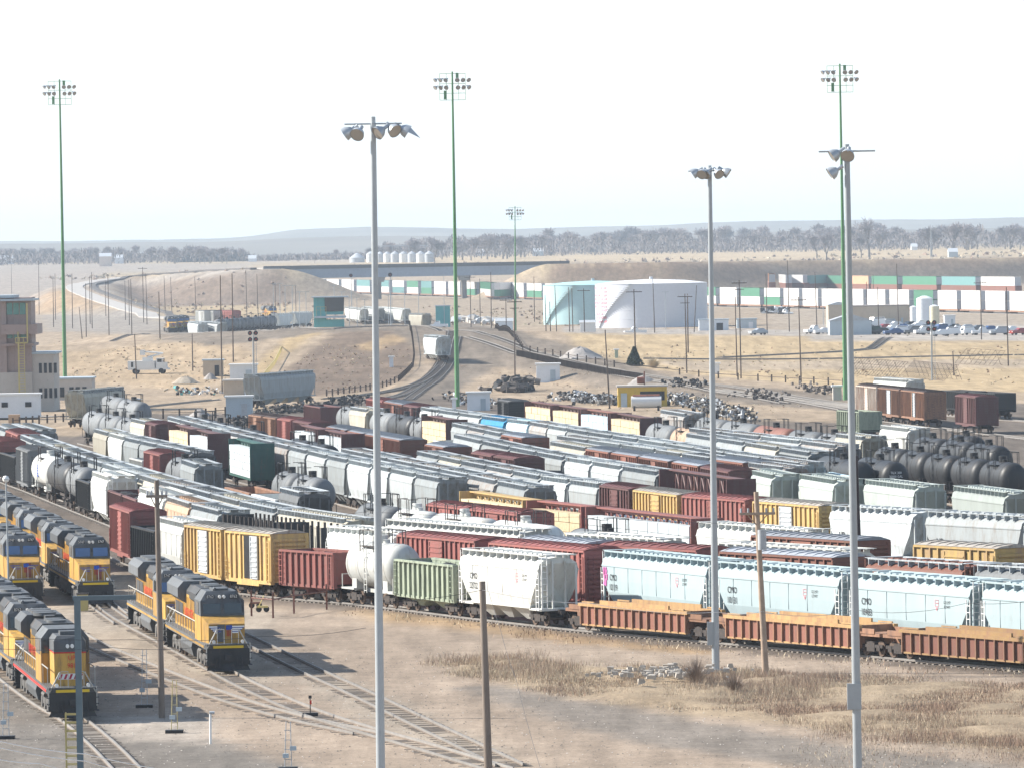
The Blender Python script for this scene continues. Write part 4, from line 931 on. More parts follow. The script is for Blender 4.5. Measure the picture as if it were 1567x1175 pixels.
def greypole(bx,by,tx,ty,r0,r1,label,heads,box=None,flat=True):
    a,t=polepts(bx,by,tx,ty,flat); root=empty('floodlight_pole',a,0,label,'light pole','grey floodlight poles')
    b=MB(); n=10; 
    b.tube((0,0,0),t-a,r0,r1,14); b.build('pole',POLEG,root); f=MB(); f.tube((0,0,0),(0,0,.25),r0*1.8,n=12); f.build('base_flange',POLEG,root)
    h=t-a; c=MB(); c.tube(h+Vector((-1.2,0,0)),h+Vector((1.2,0,0)),.04,n=6); c.tube(h+Vector((0,-.8,0)),h+Vector((0,.8,0)),.04,n=6); c.tube(h,h+Vector((0,0,.3)),.1,n=8); c.build('crossarm',POLEG,root)
    for x,y,z,yaw,v in heads: floodlight(root,h+Vector((x,y,z)),math.radians(yaw),math.radians(32),.3,v)
    if box: z0,z1,s=box; q=MB(); q.box(-.36*s-.0 if s>0 else -.30,.0 if s>0 else .3,-.12,.12,z0,z1); q.build('control_box',POLEG,root,tuple((t-a)*((z0)/(t-a).z)-Vector((0,0,z0)) + Vector((-.1,-.1,0))))
    return root
greypole(583.5,1262,571,190,.2,.12,'tall grey floodlight pole nearest the middle, four lamp bowls on top',[(-.85,0,-.2,170,0),(-.55,-.4,-.25,250,0),(.45,-.3,-.2,215,0),(.7,0,-.12,310,0),(1.1,.1,-.15,0,1)])
greypole(1095.5,1030,1086,262,.22,.12,'grey floodlight pole standing in the weeds before the pale blue hoppers',[(-.6,0,.05,175,0),(-.35,-.35,0,250,0),(-.05,-.3,0,230,0),(.35,-.2,0,300,0),(.7,0,.05,350,0)],box=(1.6,2.9,1))
greypole(1313.5,1235,1296,232,.2,.12,'tall grey floodlight pole at right with a control box, lamps at two levels',[(-.3,0,0,190,0),(.05,-.3,0,260,0),(-.4,-.1,-.75,185,0)],box=(4.2,5.3,-1))
q=MB(); 
def mast(bx,by,tx,ty,label,sc_=1.):
    a,t=polepts(bx,by,tx,ty); root=empty('green_floodlight_mast',a,0,label,'light mast','green floodlight masts'); h=t-a
    b=MB(); b.tube((0,0,0),h,.36*sc_,.13*sc_,12); b.build('mast',POLEN,root)
    f=MB()
    for z in(0,-1.5,-2.9,-3.9): f.tube(h+Vector((-1.9*sc_,0,z*sc_-.3)),h+Vector((1.9*sc_,0,z*sc_-.3)),.035,n=4)
    for x in(-1.9,-.9,.9,1.9): f.tube(h+Vector((x*sc_,0,-.3)),h+Vector((x*sc_,0,-4.2*sc_)),.03,n=4)
    f.build('head_frame',POLEN,root)
    p=MB(); p.box(h.x-1.3*sc_,h.x-.9*sc_,-.1,.1,h.z-4.1*sc_,h.z-2.8*sc_); p.box(h.x-.6*sc_+1.1,h.x+.9*sc_,-.1,.1,h.z-1.4*sc_,h.z-.2); p.build('cable_panel',POLEN,root)
    for row in range(2):
        for x in(-2.3,-1.55,-.8,.75,1.5,2.25):
            floodlight(root,h+Vector((x*sc_,-.1,-1.1*sc_-row*1.1*sc_)),math.radians(250+x*22+row*15),math.radians(30),.36*sc_)
    return root
mast(100,605,91,122,'green floodlight mast rising beside the hump tower at far left')
mast(700,622,692,110,'green floodlight mast in the middle beyond the railcars')
mast(1294,612,1285,98,'green floodlight mast at right, behind the grey pole')
mast(789,527,788,316,'shorter green floodlight mast beyond the hump, right of the middle',.75)
# wooden poles: (top x, top y, base x, base y, arm)
UP=[(81,427,82,501,0),(84,419,85,490,0),(110,419,111,503,0),(121,470,126,520,0),(131,434,132,516,0),(137,424,138,496,0),(140,417,141,503,0),(161,430,162,486,0),(165,420,167,516,0),(191,430,192,490,0),(197,429,198,498,0),(200,428,202,519,0),(218,409,220,494,1),(223,419,225,497,0),(243,447,245,525,0),(251,423,253,483,0),(261,424,263,478,0),(298,424,300,482,0),(337,422,340,602,0),(355,419,357,554,0),(376,413,378,489,0),(393,420,395,485,0),(421,434,422,484,0),(452,437,453,479,0),(206,512,209,580,0),(294,511,295,568,0),(59,400,60,482,0),(17,400,18,450,0),(393,421,394,470,0),
(719,422,721,506,1),(734,427,735,498,0),(751,417,752,510,0),(774,457,775,521,1),(787,458,788,574,1),(817,424,818,493,0),(834,452,836,521,0),(841,462,843,521,0),(849,437,852,513,0),(870,440,872,517,0),(875,442,877,517,0),(893,442,895,526,1),(926,505,933,625,0),(970,443,972,530,1),(999,428,1002,514,0),(1048,450,1051,571,1),(1052,450,1053,540,0),(1066,437,1062,509,0),(1125,455,1128,576,0),(1131,429,1134,579,1),(1172,420,1174,511,0),(1205,399,1208,508,0),(1222,455,1226,585,1),(1247,417,1250,500,0),(1326,432,1327,490,0),(1336,420,1337,470,0),(1343,440,1345,511,0),(1351,404,1352,434,0),(1372,404,1375,502,0),(1382,391,1383,436,0),(1415,406,1416,436,0),(1458,538,1460,575,0),(1500,430,1502,520,1),(1540,440,1543,560,0)]
CPH=['by the loop road at left','beyond the hump tower at left','left of the teal tower','between the hump and the storage tanks','before the storage tanks','right of the storage tanks','by the parked cars at right']
cntp={}
for tx,ty,bx,by,arm in UP:
    a,t=polepts(bx,by,tx,ty); h=t-a; hh=h.z
    near=by>540
    b=MB(); r=.15 if near else .17; b.tube((0,0,-.3),h,r*.85,r*.5,7)
    where='by the loop road at left' if bx<150 else 'left of the sand track, by the yellow engines' if bx<270 else 'left of the teal hump tower' if bx<460 else 'between the hump and the storage tanks' if bx<830 else 'in front of the storage tanks' if bx<1080 else 'right of the storage tanks' if bx<1240 else 'near the parked cars at right'
    k=(where,arm); cntp[k]=cntp.get(k,0)+1
    o=None
    if arm:
        root=empty('utility_pole',a,0); b.build('pole',WOODP,root); c=MB(); c.cb((h.x,h.y,hh-.5),(2.6 if near else 3.,.14,.14)); 
        if near: c.cb((h.x,h.y,hh-1.6),(1.6,.12,.12))
        c.build('crossarm',WOODP,root); i_=MB()
        for x in(-1.1,-.5,.5,1.1): i_.tube((h.x+x,h.y,hh-.45),(h.x+x,h.y,hh-.2),.06,n=6)
        i_.build('insulators',GALV,root); o=root
    else: o=b.build('utility_pole',WOODP,None,a)
    tag(o,f'dark {"pole with crossarm" if arm else "bare wooden pole"} {where}, {ORD[min(cntp[k]-1,13)]} from left','utility pole','utility poles beyond the yard')
for i,(x,y0,y1) in enumerate([(418,434,498),(428,434,502),(436,437,500),(447,437,510),(458,447,505),(468,447,511),(511,437,500),(523,447,510),(534,455,514),(546,455,517),(558,458,521),(594,452,511),(619,447,508),(640,430,500),(679,420,501),(700,470,520),(1018,447,505),(1259,440,498)]):
    a,t=polepts(x+1,y1,x,y0); b=MB(); b.tube((0,0,-.3),t-a,.11,.08,6); h=t-a; b.box(h.x-.9,h.x+.9,h.y-.06,h.y+.06,h.z-.1,h.z+.02)
    tag(b.build('lamp_post',POLEG,None,a),f'thin grey lamp post around the hump, number {i+1} from the left' if 0 else f'thin grey lamp post, {ORD[i] if i<14 else "far right"} from the left around the hump','lamp post','thin lamp posts around the hump')
def near_wood(name,bx,by,tx,ty,r,label,m=WOODP,arms=(),extra=None,cat='utility pole'):
    a,t=polepts(bx,by,tx,ty,True); root=empty(name,a,0,label,cat); b=MB(); b.tube((0,0,-.2),t-a,r,r*.7,12); b.build('pole',m,root); h=t-a
    for z,w in arms:
        f=1+z/h.z; c=MB(); c.cb((h.x*f,h.y*f-.12,h.z+z),(w,.12,.14)); c.tube((h.x*f-.6*w/2,-.1,h.z+z),(h.x*f,-.1,h.z+z-.7),.03,n=4); c.tube((h.x*f+.6*w/2,-.1,h.z+z),(h.x*f,-.1,h.z+z-.7),.03,n=4); c.build('crossarm',m,root)
        i_=MB()
        for x in(-.45,-.25,.25,.45): i_.tube((h.x*f+x*w,-.12,h.z+z+.05),(h.x*f+x*w,-.12,h.z+z+.3),.06,n=7)
        i_.build('insulators',GALV,root)
    return root,h
near_wood('utility_pole',248,1098,239.5,735,.17,'brown wooden pole standing between the lower left engines',WOODL,arms=[(-.8,1.1)])
near_wood('utility_pole',749,1230,738,889,.19,'short thick wooden pole at the bottom, right of centre',WOODL)
r_,h_=near_wood('utility_pole',1172,1035,1157,752,.19,'pale wooden pole with crossarm and grey transformer among the weeds',mat('pale pole wood',(.33,.25,.19),.9,.25,scale=2),arms=[(-1.2,2.0)])
b=MB(); b.tube((h_.x+.28,-.2,h_.z-3.2),(h_.x+.28,-.2,h_.z-2.1),.24,n=16); b.build('transformer',GALV,r_)
near_wood('signal_pole',1317,905,1310,697,.17,'thin maroon-black pole hugging the right grey pole',mat('maroon pole paint',(.035,.018,.018),.6,.1),cat='pole')
r_,h_=near_wood('street_lamp',16,1000,9,735,.07,'slender grey lamp with a white globe at the left edge',POLEG,cat='street lamp')
b=MB(); b.lathe([(0,-.22),(.15,-.16),(.22,0),(.15,.16),(0,.22)],(h_.x,h_.y,h_.z+.1),14); b.build('globe',WHT,r_)
# gantry post with arm
a=Vector((*at(124,1215,0),0)); t=Vector(zat(118,914,a.y)); e=Vector(zat(208,912,a.y)); root=empty('steel_gantry',a,0,'grey square steel post with a horizontal arm at lower left','gantry'); h=t-a; ar=e-a
b=MB(); b.add([(x,y,-.1) for x,y in((-.14,-.14),(.14,-.14),(.14,.14),(-.14,.14))]+[(h.x+x,h.y+y,h.z) for x,y in((-.14,-.14),(.14,-.14),(.14,.14),(-.14,.14))],[(0,1,5,4),(1,2,6,5),(2,3,7,6),(3,0,4,7),(4,5,6,7)]); b.build('post',mat('blue grey steel',(.12,.16,.18),.5,.15),root)
b=MB(); b.box(h.x-.2,ar.x,-.12,.12,h.z-.12,h.z+.08); b.build('arm',MATS['blue grey steel'],root)
# overhead wires
def wire(pts,r,m,label):
    P_=[Vector(zat(x,y,D)) for x,y,D in pts]; o=P_[0]; b=MB()
    for p,q in zip(P_,P_[1:]):
        n=6; prev=p
        for i in range(1,n+1):
            f=i/n; c=p.lerp(q,f); c.z-=(p-q).length*.012*4*f*(1-f); b.tube(prev-o,c-o,r,n=4,caps=False,smooth=False); prev=c
    tag(b.build('overhead_wire',m,None,o),label,'wire','overhead wires')
WW=mat('bright aluminium wire',(.75,.75,.74),.4,.05); WB=mat('dark wire',(.05,.05,.055),.6,.05)
wire([(-30,1127,170),(130,1153,175),(330,1187,180)],.012,WW,'uppermost white wire across the bottom left corner')
wire([(-30,1137,168),(130,1164,172),(240,1187,176)],.012,WW,'middle white wire across the bottom left corner')
wire([(-30,1155,166),(60,1168,170),(150,1187,172)],.012,WW,'lowest white wire in the bottom left corner')
wire([(-30,970,250),(200,978,255),(400,973,262),(560,960,270)],.008,WB,'thin dark wire crossing in front of the left engines')
wire([(-30,990,245),(170,990,252),(300,990,258)],.008,WB,'lower thin dark wire crossing the left engines')
wire([(520,925,300),(650,916,302),(738,902,304)],.010,WB,'thin wire running left from the short thick pole')
wire([(738,902,304),(900,922,315),(1100,936,330),(1166,935,340)],.010,WW,'thin pale wire running right from the short thick pole')
wire([(1166,935,340),(1310,933,320),(1480,922,300),(1600,914,290)],.010,WB,'thin wire from the pale wooden pole to the right edge')
wire([(830,1185,280),(790,1040,290),(765,960,300),(748,905,304)],.008,WB,'guy wire slanting down from the short thick pole')
wire([(233,760,330),(120,742,330),(-30,728,330)],.008,WB,'wire from the left wooden pole to the left edge')
wire([(1157,800,385),(900,790,385),(560,782,385),(240,765,333)],.009,WB,'long thin wire above the railcars')
# ---------------------------------------------------------------- overpass, storage tanks, industry
def wbox(name,m,x0,x1,ybase,hpx,depth,label,cat,roof=None,z=None,group=None,parts=None):
    X0,Y,Z=atg((x0+x1)/2,ybase); s=F/Y; wd=(x1-x0)/s; hh=hpx/s
    root=empty(name,(X0,Y+depth/2,Z),0,label,cat,group); b=MB(); b.box(-wd/2,wd/2,-depth/2,depth/2,-.3,hh); b.build('walls',m,root)
    if roof=='gable':
        r=MB(); r.ext([(-wd/2-.2,hh+.0),(0,hh+wd*.16),(wd/2+.2,hh)],(-depth/2-.2,depth/2+.2)); rm=r.mesh('roof',GALV); rm.transform(Matrix.Rotation(-math.pi/2,4,'Z')) ; o=link('roof',fixn(rm),root)
    elif roof=='gablex':
        r=MB(); r.ext([(-depth/2-.2,hh+.0),(0,hh+depth*.2),(depth/2+.2,hh)],(-wd/2-.2,wd/2+.2)); r.build('roof',GALV,root)
    elif roof: r=MB(); r.box(-wd/2-.2,wd/2+.2,-depth/2-.2,depth/2+.2,hh,hh+.25); r.build('roof',roof,root)
    return root,wd,hh
WHB=mat('white building paint',(.68,.70,.72),.6,.06,.1,gcol=(.45,.45,.43),obj=.02); TANB=mat('tan building panel',(.46,.38,.29),.8,.08,.1,obj=.02); GRB=mat('pale blue grey panel',(.40,.46,.50),.6,.07,.1,obj=.02)
TEAL=mat('teal paint',(.09,.33,.33),.6,.1,.15,gcol=(.2,.3,.3)); YELP=mat('yellow rail paint',(.48,.39,.15),.6,.1)
def door(root,w,h,x,y,m,name='door',z=0): b=MB(); b.box(x-w/2,x+w/2,y-.04,y+.04,z,z+h); return b.build(name,m,root)
# overpass
mat('dark grey concrete',(.10,.105,.11),.9,.12)
A=Vector(zat(404,412,3000)); B=Vector(zat(870,404,3010)); A.z=B.z=14.0; d=(B-A); Lb=d.length; ang=math.atan2(d.y,d.x)
root=empty('road_overpass',A,ang,'long grey girder road bridge crossing above the container train','bridge')
b=MB(); b.box(0,Lb,-5.5,5.5,-.35,.25); b.build('deck',MATS['dark grey concrete'],root)
b=MB(); b.box(Lb*.1,Lb,-5.2,-4.9,-4.3,-.35); b.box(Lb*.1,Lb,4.9,5.2,-4.3,-.35); b.box(0,Lb*.1,-5.2,-4.9,-1.8,-.35)
for i in range(40): x=Lb*.1+i*Lb*.9/40; b.box(x-.1,x+.1,-5.4,-5.2,-4.3,-.35)
b.build('girder',mat('weathered blue grey girder',(.27,.31,.37),.6,.12,.2,gcol=(.15,.16,.19)),root)
b=MB(); 
for s in(-1,1): b.box(0,Lb,s*5.5-.12,s*5.5+.12,.25,1.15)
b.build('parapet',MATS['dark grey concrete'],root)
for x in(.09,.375,.655,.9):
    b=MB(); b.add([(Lb*x-2.6,-6,-4.3),(Lb*x+2.6,-6,-4.3),(Lb*x+2.6,6,-4.3),(Lb*x-2.6,6,-4.3),(Lb*x-1.9,-6,-6.4),(Lb*x+1.9,-6,-6.4),(Lb*x+1.9,6,-6.4),(Lb*x-1.9,6,-6.4)],[(0,1,2,3),(4,5,6,7),(0,1,5,4),(1,2,6,5),(2,3,7,6),(3,0,4,7)])
    for y in(-4,0,4): b.tube((Lb*x,y,-15.5),(Lb*x,y,-6.4),.9,n=10)
    b.build('pier',mat('weathered pier concrete',(.28,.25,.22),.9,.15),root)  # piers in a brown-grey concrete with random variation
# storage tanks
def stank(x0,x1,ybase,ytop,m,rm,label):
    X,Y,Z=atg((x0+x1)/2,ybase); s=F/Y; r=(x1-x0)/2/s; hh=(ybase-ytop)/s; root=empty('storage_tank',(X,Y+r*.3,Z),0,label,'storage tank','oil storage tanks')
    b=MB(); b.lathe([(r,-.3),(r,hh)],(0,0,0),56); 
    for k in range(1,5): b.lathe([(r,hh*k/5-.05),(r+.05,hh*k/5),(r,hh*k/5+.05)],(0,0,0),56)
    b.build('shell',m,root); b=MB(); b.lathe([(r+.1,hh),(r*.6,hh+.75),(0,hh+1.15)],(0,0,0),56); b.build('roof',rm,root)
    st=MB(); n=26
    for i in range(n):
        t=math.radians(200+i*1.9); st.cb(((r+.5)*math.cos(t),(r+.5)*math.sin(t),hh*(i+1)/n),(1.1,1.1,.12)); 
    st.build('spiral_stair',GALV,root); v=MB(); v.tube((0,0,hh+1.0),(0,0,hh+1.8),.5,n=10); v.build('roof_vent',GALV,root); return root,r,hh
stank(832,985,496,436,mat('pale teal tank paint',(.38,.55,.57),.55,.05,.06,gcol=(.3,.5,.5),obj=0),mat('pale teal tank roof',(.36,.58,.60),.55,.05,obj=0),'pale teal oil storage tank left of the big white tank')
root,r,hh=stank(912,1084,501,434,mat('white tank paint',(.60,.61,.645),.5,.04,.1,gcol=(.6,.6,.6),obj=0),mat('white tank roof',(.7,.7,.72),.5,.04,obj=0),'large white oil storage tank with faded red marks')
rm_=mat('faded red marks',(.62,.30,.34),.7,.3); b=MB(); rr=random.Random(2)
for k in range(10):
    z=hh*(.12+.085*k)
    for i in range(5):
        t=math.radians(183+i*7+rr.uniform(-1,1)); t2=t+math.radians(5)
        if rr.random()<.25: continue
        b.add([((r+.08)*math.cos(t),(r+.08)*math.sin(t),z),((r+.08)*math.cos(t2),(r+.08)*math.sin(t2),z+.15),((r+.08)*math.cos(t2),(r+.08)*math.sin(t2),z+.75),((r+.08)*math.cos(t),(r+.08)*math.sin(t),z+.5)],[(0,1,2,3)])
b.build('red_marks',rm_,root)
# grain bins
for i,(x0,x1) in enumerate([(535,558),(561,574),(576,587),(587,598),(598,611),(611,624),(624,637),(637,651),(650,664)]):
    X,Y,Z=atg((x0+x1)/2,402); s=F/Y; r=(x1-x0)/2/s; hh=(13 if i else 7)/s
    root=empty('grain_bin',(X,Y,Z),0,f'pale metal grain bin above the bridge, {ORD[i]} from the left','grain bin','grain bins beyond the bridge')
    b=MB(); b.lathe([(r,-1),(r,hh)],(0,0,0),24); b.build('bin_wall',WHT if i%2 else GALV,root); b=MB(); b.lathe([(r*1.03,hh),(r*.15,hh+r*.62),(0,hh+r*.66)],(0,0,0),24); b.build('cone_roof',GALV,root)
X0,Y,Z=atg(575,402); X1,_,_=atg(650,402); s=F/Y; root=empty('grain_conveyor',(X0,Y-2,Z),0,'thin overhead conveyor running along the tops of the grain bins','conveyor'); b=MB(); b.box(0,X1-X0,-.6,.6,24/s,25.4/s); b.build('conveyor_beam',GALV,root)
b=MB()
for k in range(4): x=(X1-X0)*k/3; b.box(x-.3,x+.3,-.3,.3,0,24/s)
b.build('supports',GALV,root)
# hump tower building at left
PINKB=mat('pink brown metal cladding',(.34,.255,.225),.7,.08,.25,gcol=(.22,.17,.15),obj=0); LTAN=mat('pale tan block wall',(.47,.42,.37),.85,.08,.1,obj=0)
X,Y,Z=atg(20,630); s=F/Y
def bx(px): return (px-20)/s
def bz(py): return (630-py)/s
root=empty('control_tower_building',(X,Y,Z),0,'pink and tan yard tower building with green windows at the left edge','building')
b=MB(); b.box(bx(-60),bx(50),0,11,0,bz(570)); b.build('lower_wall',LTAN,root)
b=MB(); b.box(bx(-60),bx(12),0,11,bz(570),bz(456)); b.box(bx(12),bx(50),.6,10,bz(570),bz(456)); 
k=bx(-60)
while k<bx(50): b.box(k-.04,k+.04,-.06 if k<bx(12) else .54,.02 if k<bx(12) else .6,bz(569),bz(458)); k+=.9
b.build('upper_wall',PINKB,root)
b=MB(); b.box(bx(5),bx(60),-1.2,11,bz(506)-.6,bz(506)+.9); b.box(bx(5),bx(54),-.5,11,bz(530),bz(526)); b.build('balcony_band',PINKB,root)
b=MB(); b.box(bx(-60),bx(24),-.5,12,bz(456),bz(452)); b.box(bx(4),bx(55),-1.2,11.4,bz(461),bz(458)); b.build('roof_slab',GRB,root)
GW=mat('green tinted window glass',(.05,.22,.19),.15,.25,spec=.8,scale=.8)
for y0,y1 in((482,464),(518,501)):
    for k in range(3):
        b=MB(); b.box(bx(12+k*10)+.08,bx(21.4+k*10),.50-.0,.58,bz(y0),bz(y1)); w_=b.build('window',GW,root)
b=MB(); b.box(bx(30),bx(31.5),-1.4,-1.0,0,bz(508)); b.box(bx(44),bx(46),-1.4,-1.0,bz(525),bz(465)); b.box(bx(27),bx(45),-1.5,-.2,bz(526),bz(524)); 
for x in(27,33,39,45): b.box(bx(x)-.05,bx(x)+.05,-1.5,-1.4,bz(525),bz(517))
b.box(bx(27),bx(45),-1.52,-1.42,bz(517.6),bz(516.6)); ladder(b,bx(36),-1.4,.2,bz(524),.8,'x',r=.05); b.build('access_ladder',YELP,root)
root=empty('office_wing',(X+ (83-20)/s-1.5,Y+1,Z),0,'pale block annexe with narrow windows joined right of the tower building','building')
b=MB(); b.box(-(83-51)/s+1.4,1.5,0,13,0,bz(543)); b.build('walls',LTAN,root); b=MB(); b.box(-(83-51)/s+1.2,1.9,-.3,13.3,bz(543),bz(540)); b.build('roof',GRB,root)
for k in range(4):
    for zz in(572,610): b=MB(); x=-(83-53-k*7.6)/s+2.2; b.box(x,x+.45,-.06,.04,bz(zz)+0,bz(zz)+1.5); b.build('window',BLKM,root)
root,wd,hh=wbox('low_office',LTAN,84,141,612,32,9,'low tan flat-roofed building right of the tower annexe','building',roof=GRB)
for x in(-.3,-.05,.12,.3): door(root,.7,1.6,x*wd,-4.55,BLKM,'window',z=.5)
root,wd,hh=wbox('office_trailer',WHB,-25,61,642,31,3.2,'long white office trailer parked before the tower building','trailer',roof=WHT)
for x in(-.12,.3): door(root,.9,.7,x*wd,-1.65,BLKM,'window',z=1.2)
b=MB(); b.box(-wd*.4,wd*.45,-1.5,1.5,-.6,-.02); b.build('chassis',DARK,root); root.location.z+=.6
wbox('plywood_box',mat('raw plywood',(.45,.30,.19),.9,.15),13,30,650,16,1.6,'brown plywood box in front of the white trailer','box')
wbox('small_shed',TANB,204,216,625,14,1.5,'small tan shed beside the left tank cars','shed',roof='gable')
# sheds mid-field
def shed(x0,x1,yb,hp,m,dep,label,roof=WHT,dm=None,name='equipment_shed'):
    root,wd,hh=wbox(name,m,x0,x1,yb,hp,dep,label,'shed',roof=roof,group=None)
    if dm: door(root,wd*.22,hh*.7,wd*.2,-dep/2-.05,dm)
    return root
shed(346,386,640,32,GRB,3.2,'pale blue grey cabin with louvred door at the yard edge, left of centre',dm=GALV)
shed(352,393,583,24,WHB,3.5,'white box cabin beside the parked grey hopper',dm=GRB)
shed(311,341,576,24,TANB,3.5,'small tan hut behind the thin dark pole',roof=GRB,dm=BLKM)
shed(342,396,606,23,TANB,5,'low tan hut in front of the white box cabin',roof=CONC,dm=WHB)
shed(821,857,585,27,WHB,3.4,'small white cabin on the sand right of the hump',dm=GRB)
shed(715,750,628,26,WHB,3.4,'small white cabin beside the middle green mast',dm=GRB)
shed(692,698,627,16,WHB,1.,'narrow white cabinet at the foot of the middle green mast')
shed(596,602,562,15,WHB,1.,'narrow white cabinet on the side of the hump mound')
shed(888,912,516,22,WHB,3.,'white hut in front of the white storage tank','gablex')
shed(759,785,512,20,WHB,4,'white gable hut left of the storage tanks','gablex')
shed(941,946,548,12,mat('pale green cabinet',(.35,.42,.33),.6),1.,'small green cabinet left of the dark evergreen')
shed(1093,1101,573,16,WHB,1.4,'narrow white cabinet behind the right wooden poles')
shed(1275,1288,612,20,CONC,2,'grey concrete cabinet at the foot of the right green mast')
shed(1070,1115,506,16,WHB,5,'long low white cabin, first right of the white tank',GRB,dm=BLKM)
shed(1128,1158,503,14,GRB,5,'long low grey cabin, second right of the white tank',GRB,dm=WHB)
shed(1270,1334,513,22,GRB,11,'pale blue grey metal shed in front of the tan warehouse','gable')
shed(1424,1436,500,18,GRB,6,'small blue-white shed right of the silos',dm=None)
shed(1446,1462,500,16,WHB,5,'small white shed at the right of the silos',dm=GRB)
root,wd,hh=wbox('warehouse',TANB,1298,1392,500,31,16,'tan metal warehouse left of the silos','warehouse',roof=mat('brown grey roof',(.28,.25,.23),.8))
for x in(-.2,.1,.38): door(root,.5,2.2,x*wd,-8.05,GRB,'door')
wbox('warehouse_end',TANB,1268,1300,503,36,14,'tan gabled warehouse bay at the left of the warehouse','warehouse',roof='gable')
for i,(x0,x1,yt,m,l) in enumerate([(1393,1404,470,WHB,'short white silo left of the tall silo'),(1403,1428,457,WHB,'tall white cement silo beside the warehouse'),(1423,1438,469,mat('cream silo paint',(.55,.50,.36),.6,.05),'cream silo right of the tall white silo')]):
    X,Y,Z=atg((x0+x1)/2,500+i); s=F/Y; r=(x1-x0)/2/s; hh=(500+i-yt)/s; root=empty('silo',(X,Y,Z),0,l,'silo'); b=MB(); b.tube((0,0,-.2),(0,0,hh),r,n=22); 
    for k in range(1,6): b.lathe([(r,hh*k/6-.06),(r+.06,hh*k/6),(r,hh*k/6+.06)],(0,0,0),22)
    b.build('silo_wall',m,root); b=MB(); b.lathe([(r,hh),(r*.3,hh+r*.3),(0,hh+r*.32)],(0,0,0),22); b.build('silo_roof',WHB,root)
# yellow frame building with white tank
root,wd,hh=wbox('yellow_fuel_skid',mat('yellow cladding',(.55,.38,.06),.6,.1,.3,gcol=(.3,.16,.06)),946,1021,622,30,4.5,'yellow open-fronted equipment building in the scrap area','building',roof=CONC)
door(root,.9,2.,-.38*wd,-2.3,GRB); b=MB(); b.box(-.05*wd,.45*wd,-2.32,-2.25,.9,2.2); b.build('front_shade_panel',BLKM,root); b=MB(); b.tube((-.1*wd,0,hh+.9),(.05*wd,0,hh+.9),.5,n=12); b.tube((.05*wd,0,hh),(.05*wd,0,hh+2.2),.1,n=6); b.build('roof_exhaust',mat('rusty brown',(.16,.06,.04),.8),root)  # black panel on the front wall stands in for shade inside
X,Y,Z=atg(989,628); s=F/Y; root=empty('fuel_tank',(X,Y-1,Z),0,'horizontal white fuel tank with a rusty top before the yellow building','fuel tank'); b=MB(); w_=23/s; b.tube((-w_,0,1.25),(w_,0,1.25),.85,n=22); b.build('tank_body',WHT,root)
b=MB(); b.box(-w_*.9,w_*.9,-.35,.35,2.08,2.3); b.build('rusty_top',mat('rust pink',(.5,.22,.16),.8,.3,.4),root); b=MB()
for x in(-.8,.8): b.box(x*w_-.15,x*w_+.15,-.7,.7,0,.7)
b.build('saddle',DARK,root)
# teal hump tower
X,Y,Z=atg(504,513); s=F/Y; root=empty('teal_control_tower',(X,Y,Z),0,'two-storey teal hump control tower on top of the mound','control tower'); f=lambda p:(p-504)/s
H_=62/s; b=MB(); b.box(f(481),f(486),-2,2,-1.5,H_-.8); b.box(f(486),f(527),-1.6,2.5,0,H_*.38); b.box(f(486),f(500),-1.6,2.5,H_*.38,H_-.8); b.box(f(500),f(526),-1.6,2.5,H_*.5,H_*.58); b.build('walls',TEAL,root)
b=MB(); b.add([(f(498),-2.0,H_*.58),(f(527),-2.0,H_*.58),(f(527),2,H_*.58),(f(498),2,H_*.58),(f(498),-2.4,H_-.8),(f(528),-2.4,H_-.8),(f(528),2,H_-.8),(f(498),2,H_-.8)],[(0,1,5,4),(1,2,6,5),(2,3,7,6),(3,0,4,7)]); b.build('window_band',GLASS,root)
b=MB(); b.box(f(478),f(534),-3,3,H_-.8,H_-.5); b.box(f(482),f(530),-3,3,H_*.42,H_*.47); b.build('roof',GRB,root)
b=MB()
for z in(.62,.7): b.box(f(485),f(500),-3.05,-3.0,H_*z-.04,H_*z+.04)
for x in(485,492,500): b.box(f(x)-.05,f(x)+.05,-3.05,-2.95,H_*.47,H_*.7)
for x in(486,497,508,519,530): b.box(f(x)-.05,f(x)+.05,-3.05,-2.95,0,H_*.2)
b.box(f(486),f(540),-3.05,-2.95,H_*.18,H_*.2); b.box(f(486),f(540),-3.,-1.6,-.1,.05)
for i in range(14): b.box(f(486)-i*.45-.45,f(486)-i*.45,-3.2,-2.2,-.1-i*.28,-.04-i*.28)
b.tube((f(486),-3.2,1.1),(f(486)-6.3,-3.2,1.1-4.0),.06,n=5); b.build('stair_and_railing',YELP,root)
wbox('teal_relay_hut',TEAL,667,689,501,32,4,'small teal hut beside the tan hopper on the hump','hut',roof=GRB)
# steps down the mound
pts=[atg(x,y) for x,y in((395,590),(420,560),(430,540),(455,525),(480,515))]; b=MB(); o=Vector(pts[0])
for p,q in zip(pts,pts[1:]): b.tube(Vector(p)+Vector((0,0,1))-o,Vector(q)+Vector((0,0,1))-o,.07,n=5)
for p in resample(pts,3.): b.tube(Vector(p)-o,Vector(p)+Vector((0,0,1))-o,.05,n=4)
tag(b.build('stair_railing',YELP,None,o),'yellow handrail climbing the hump mound towards the teal tower','railing')
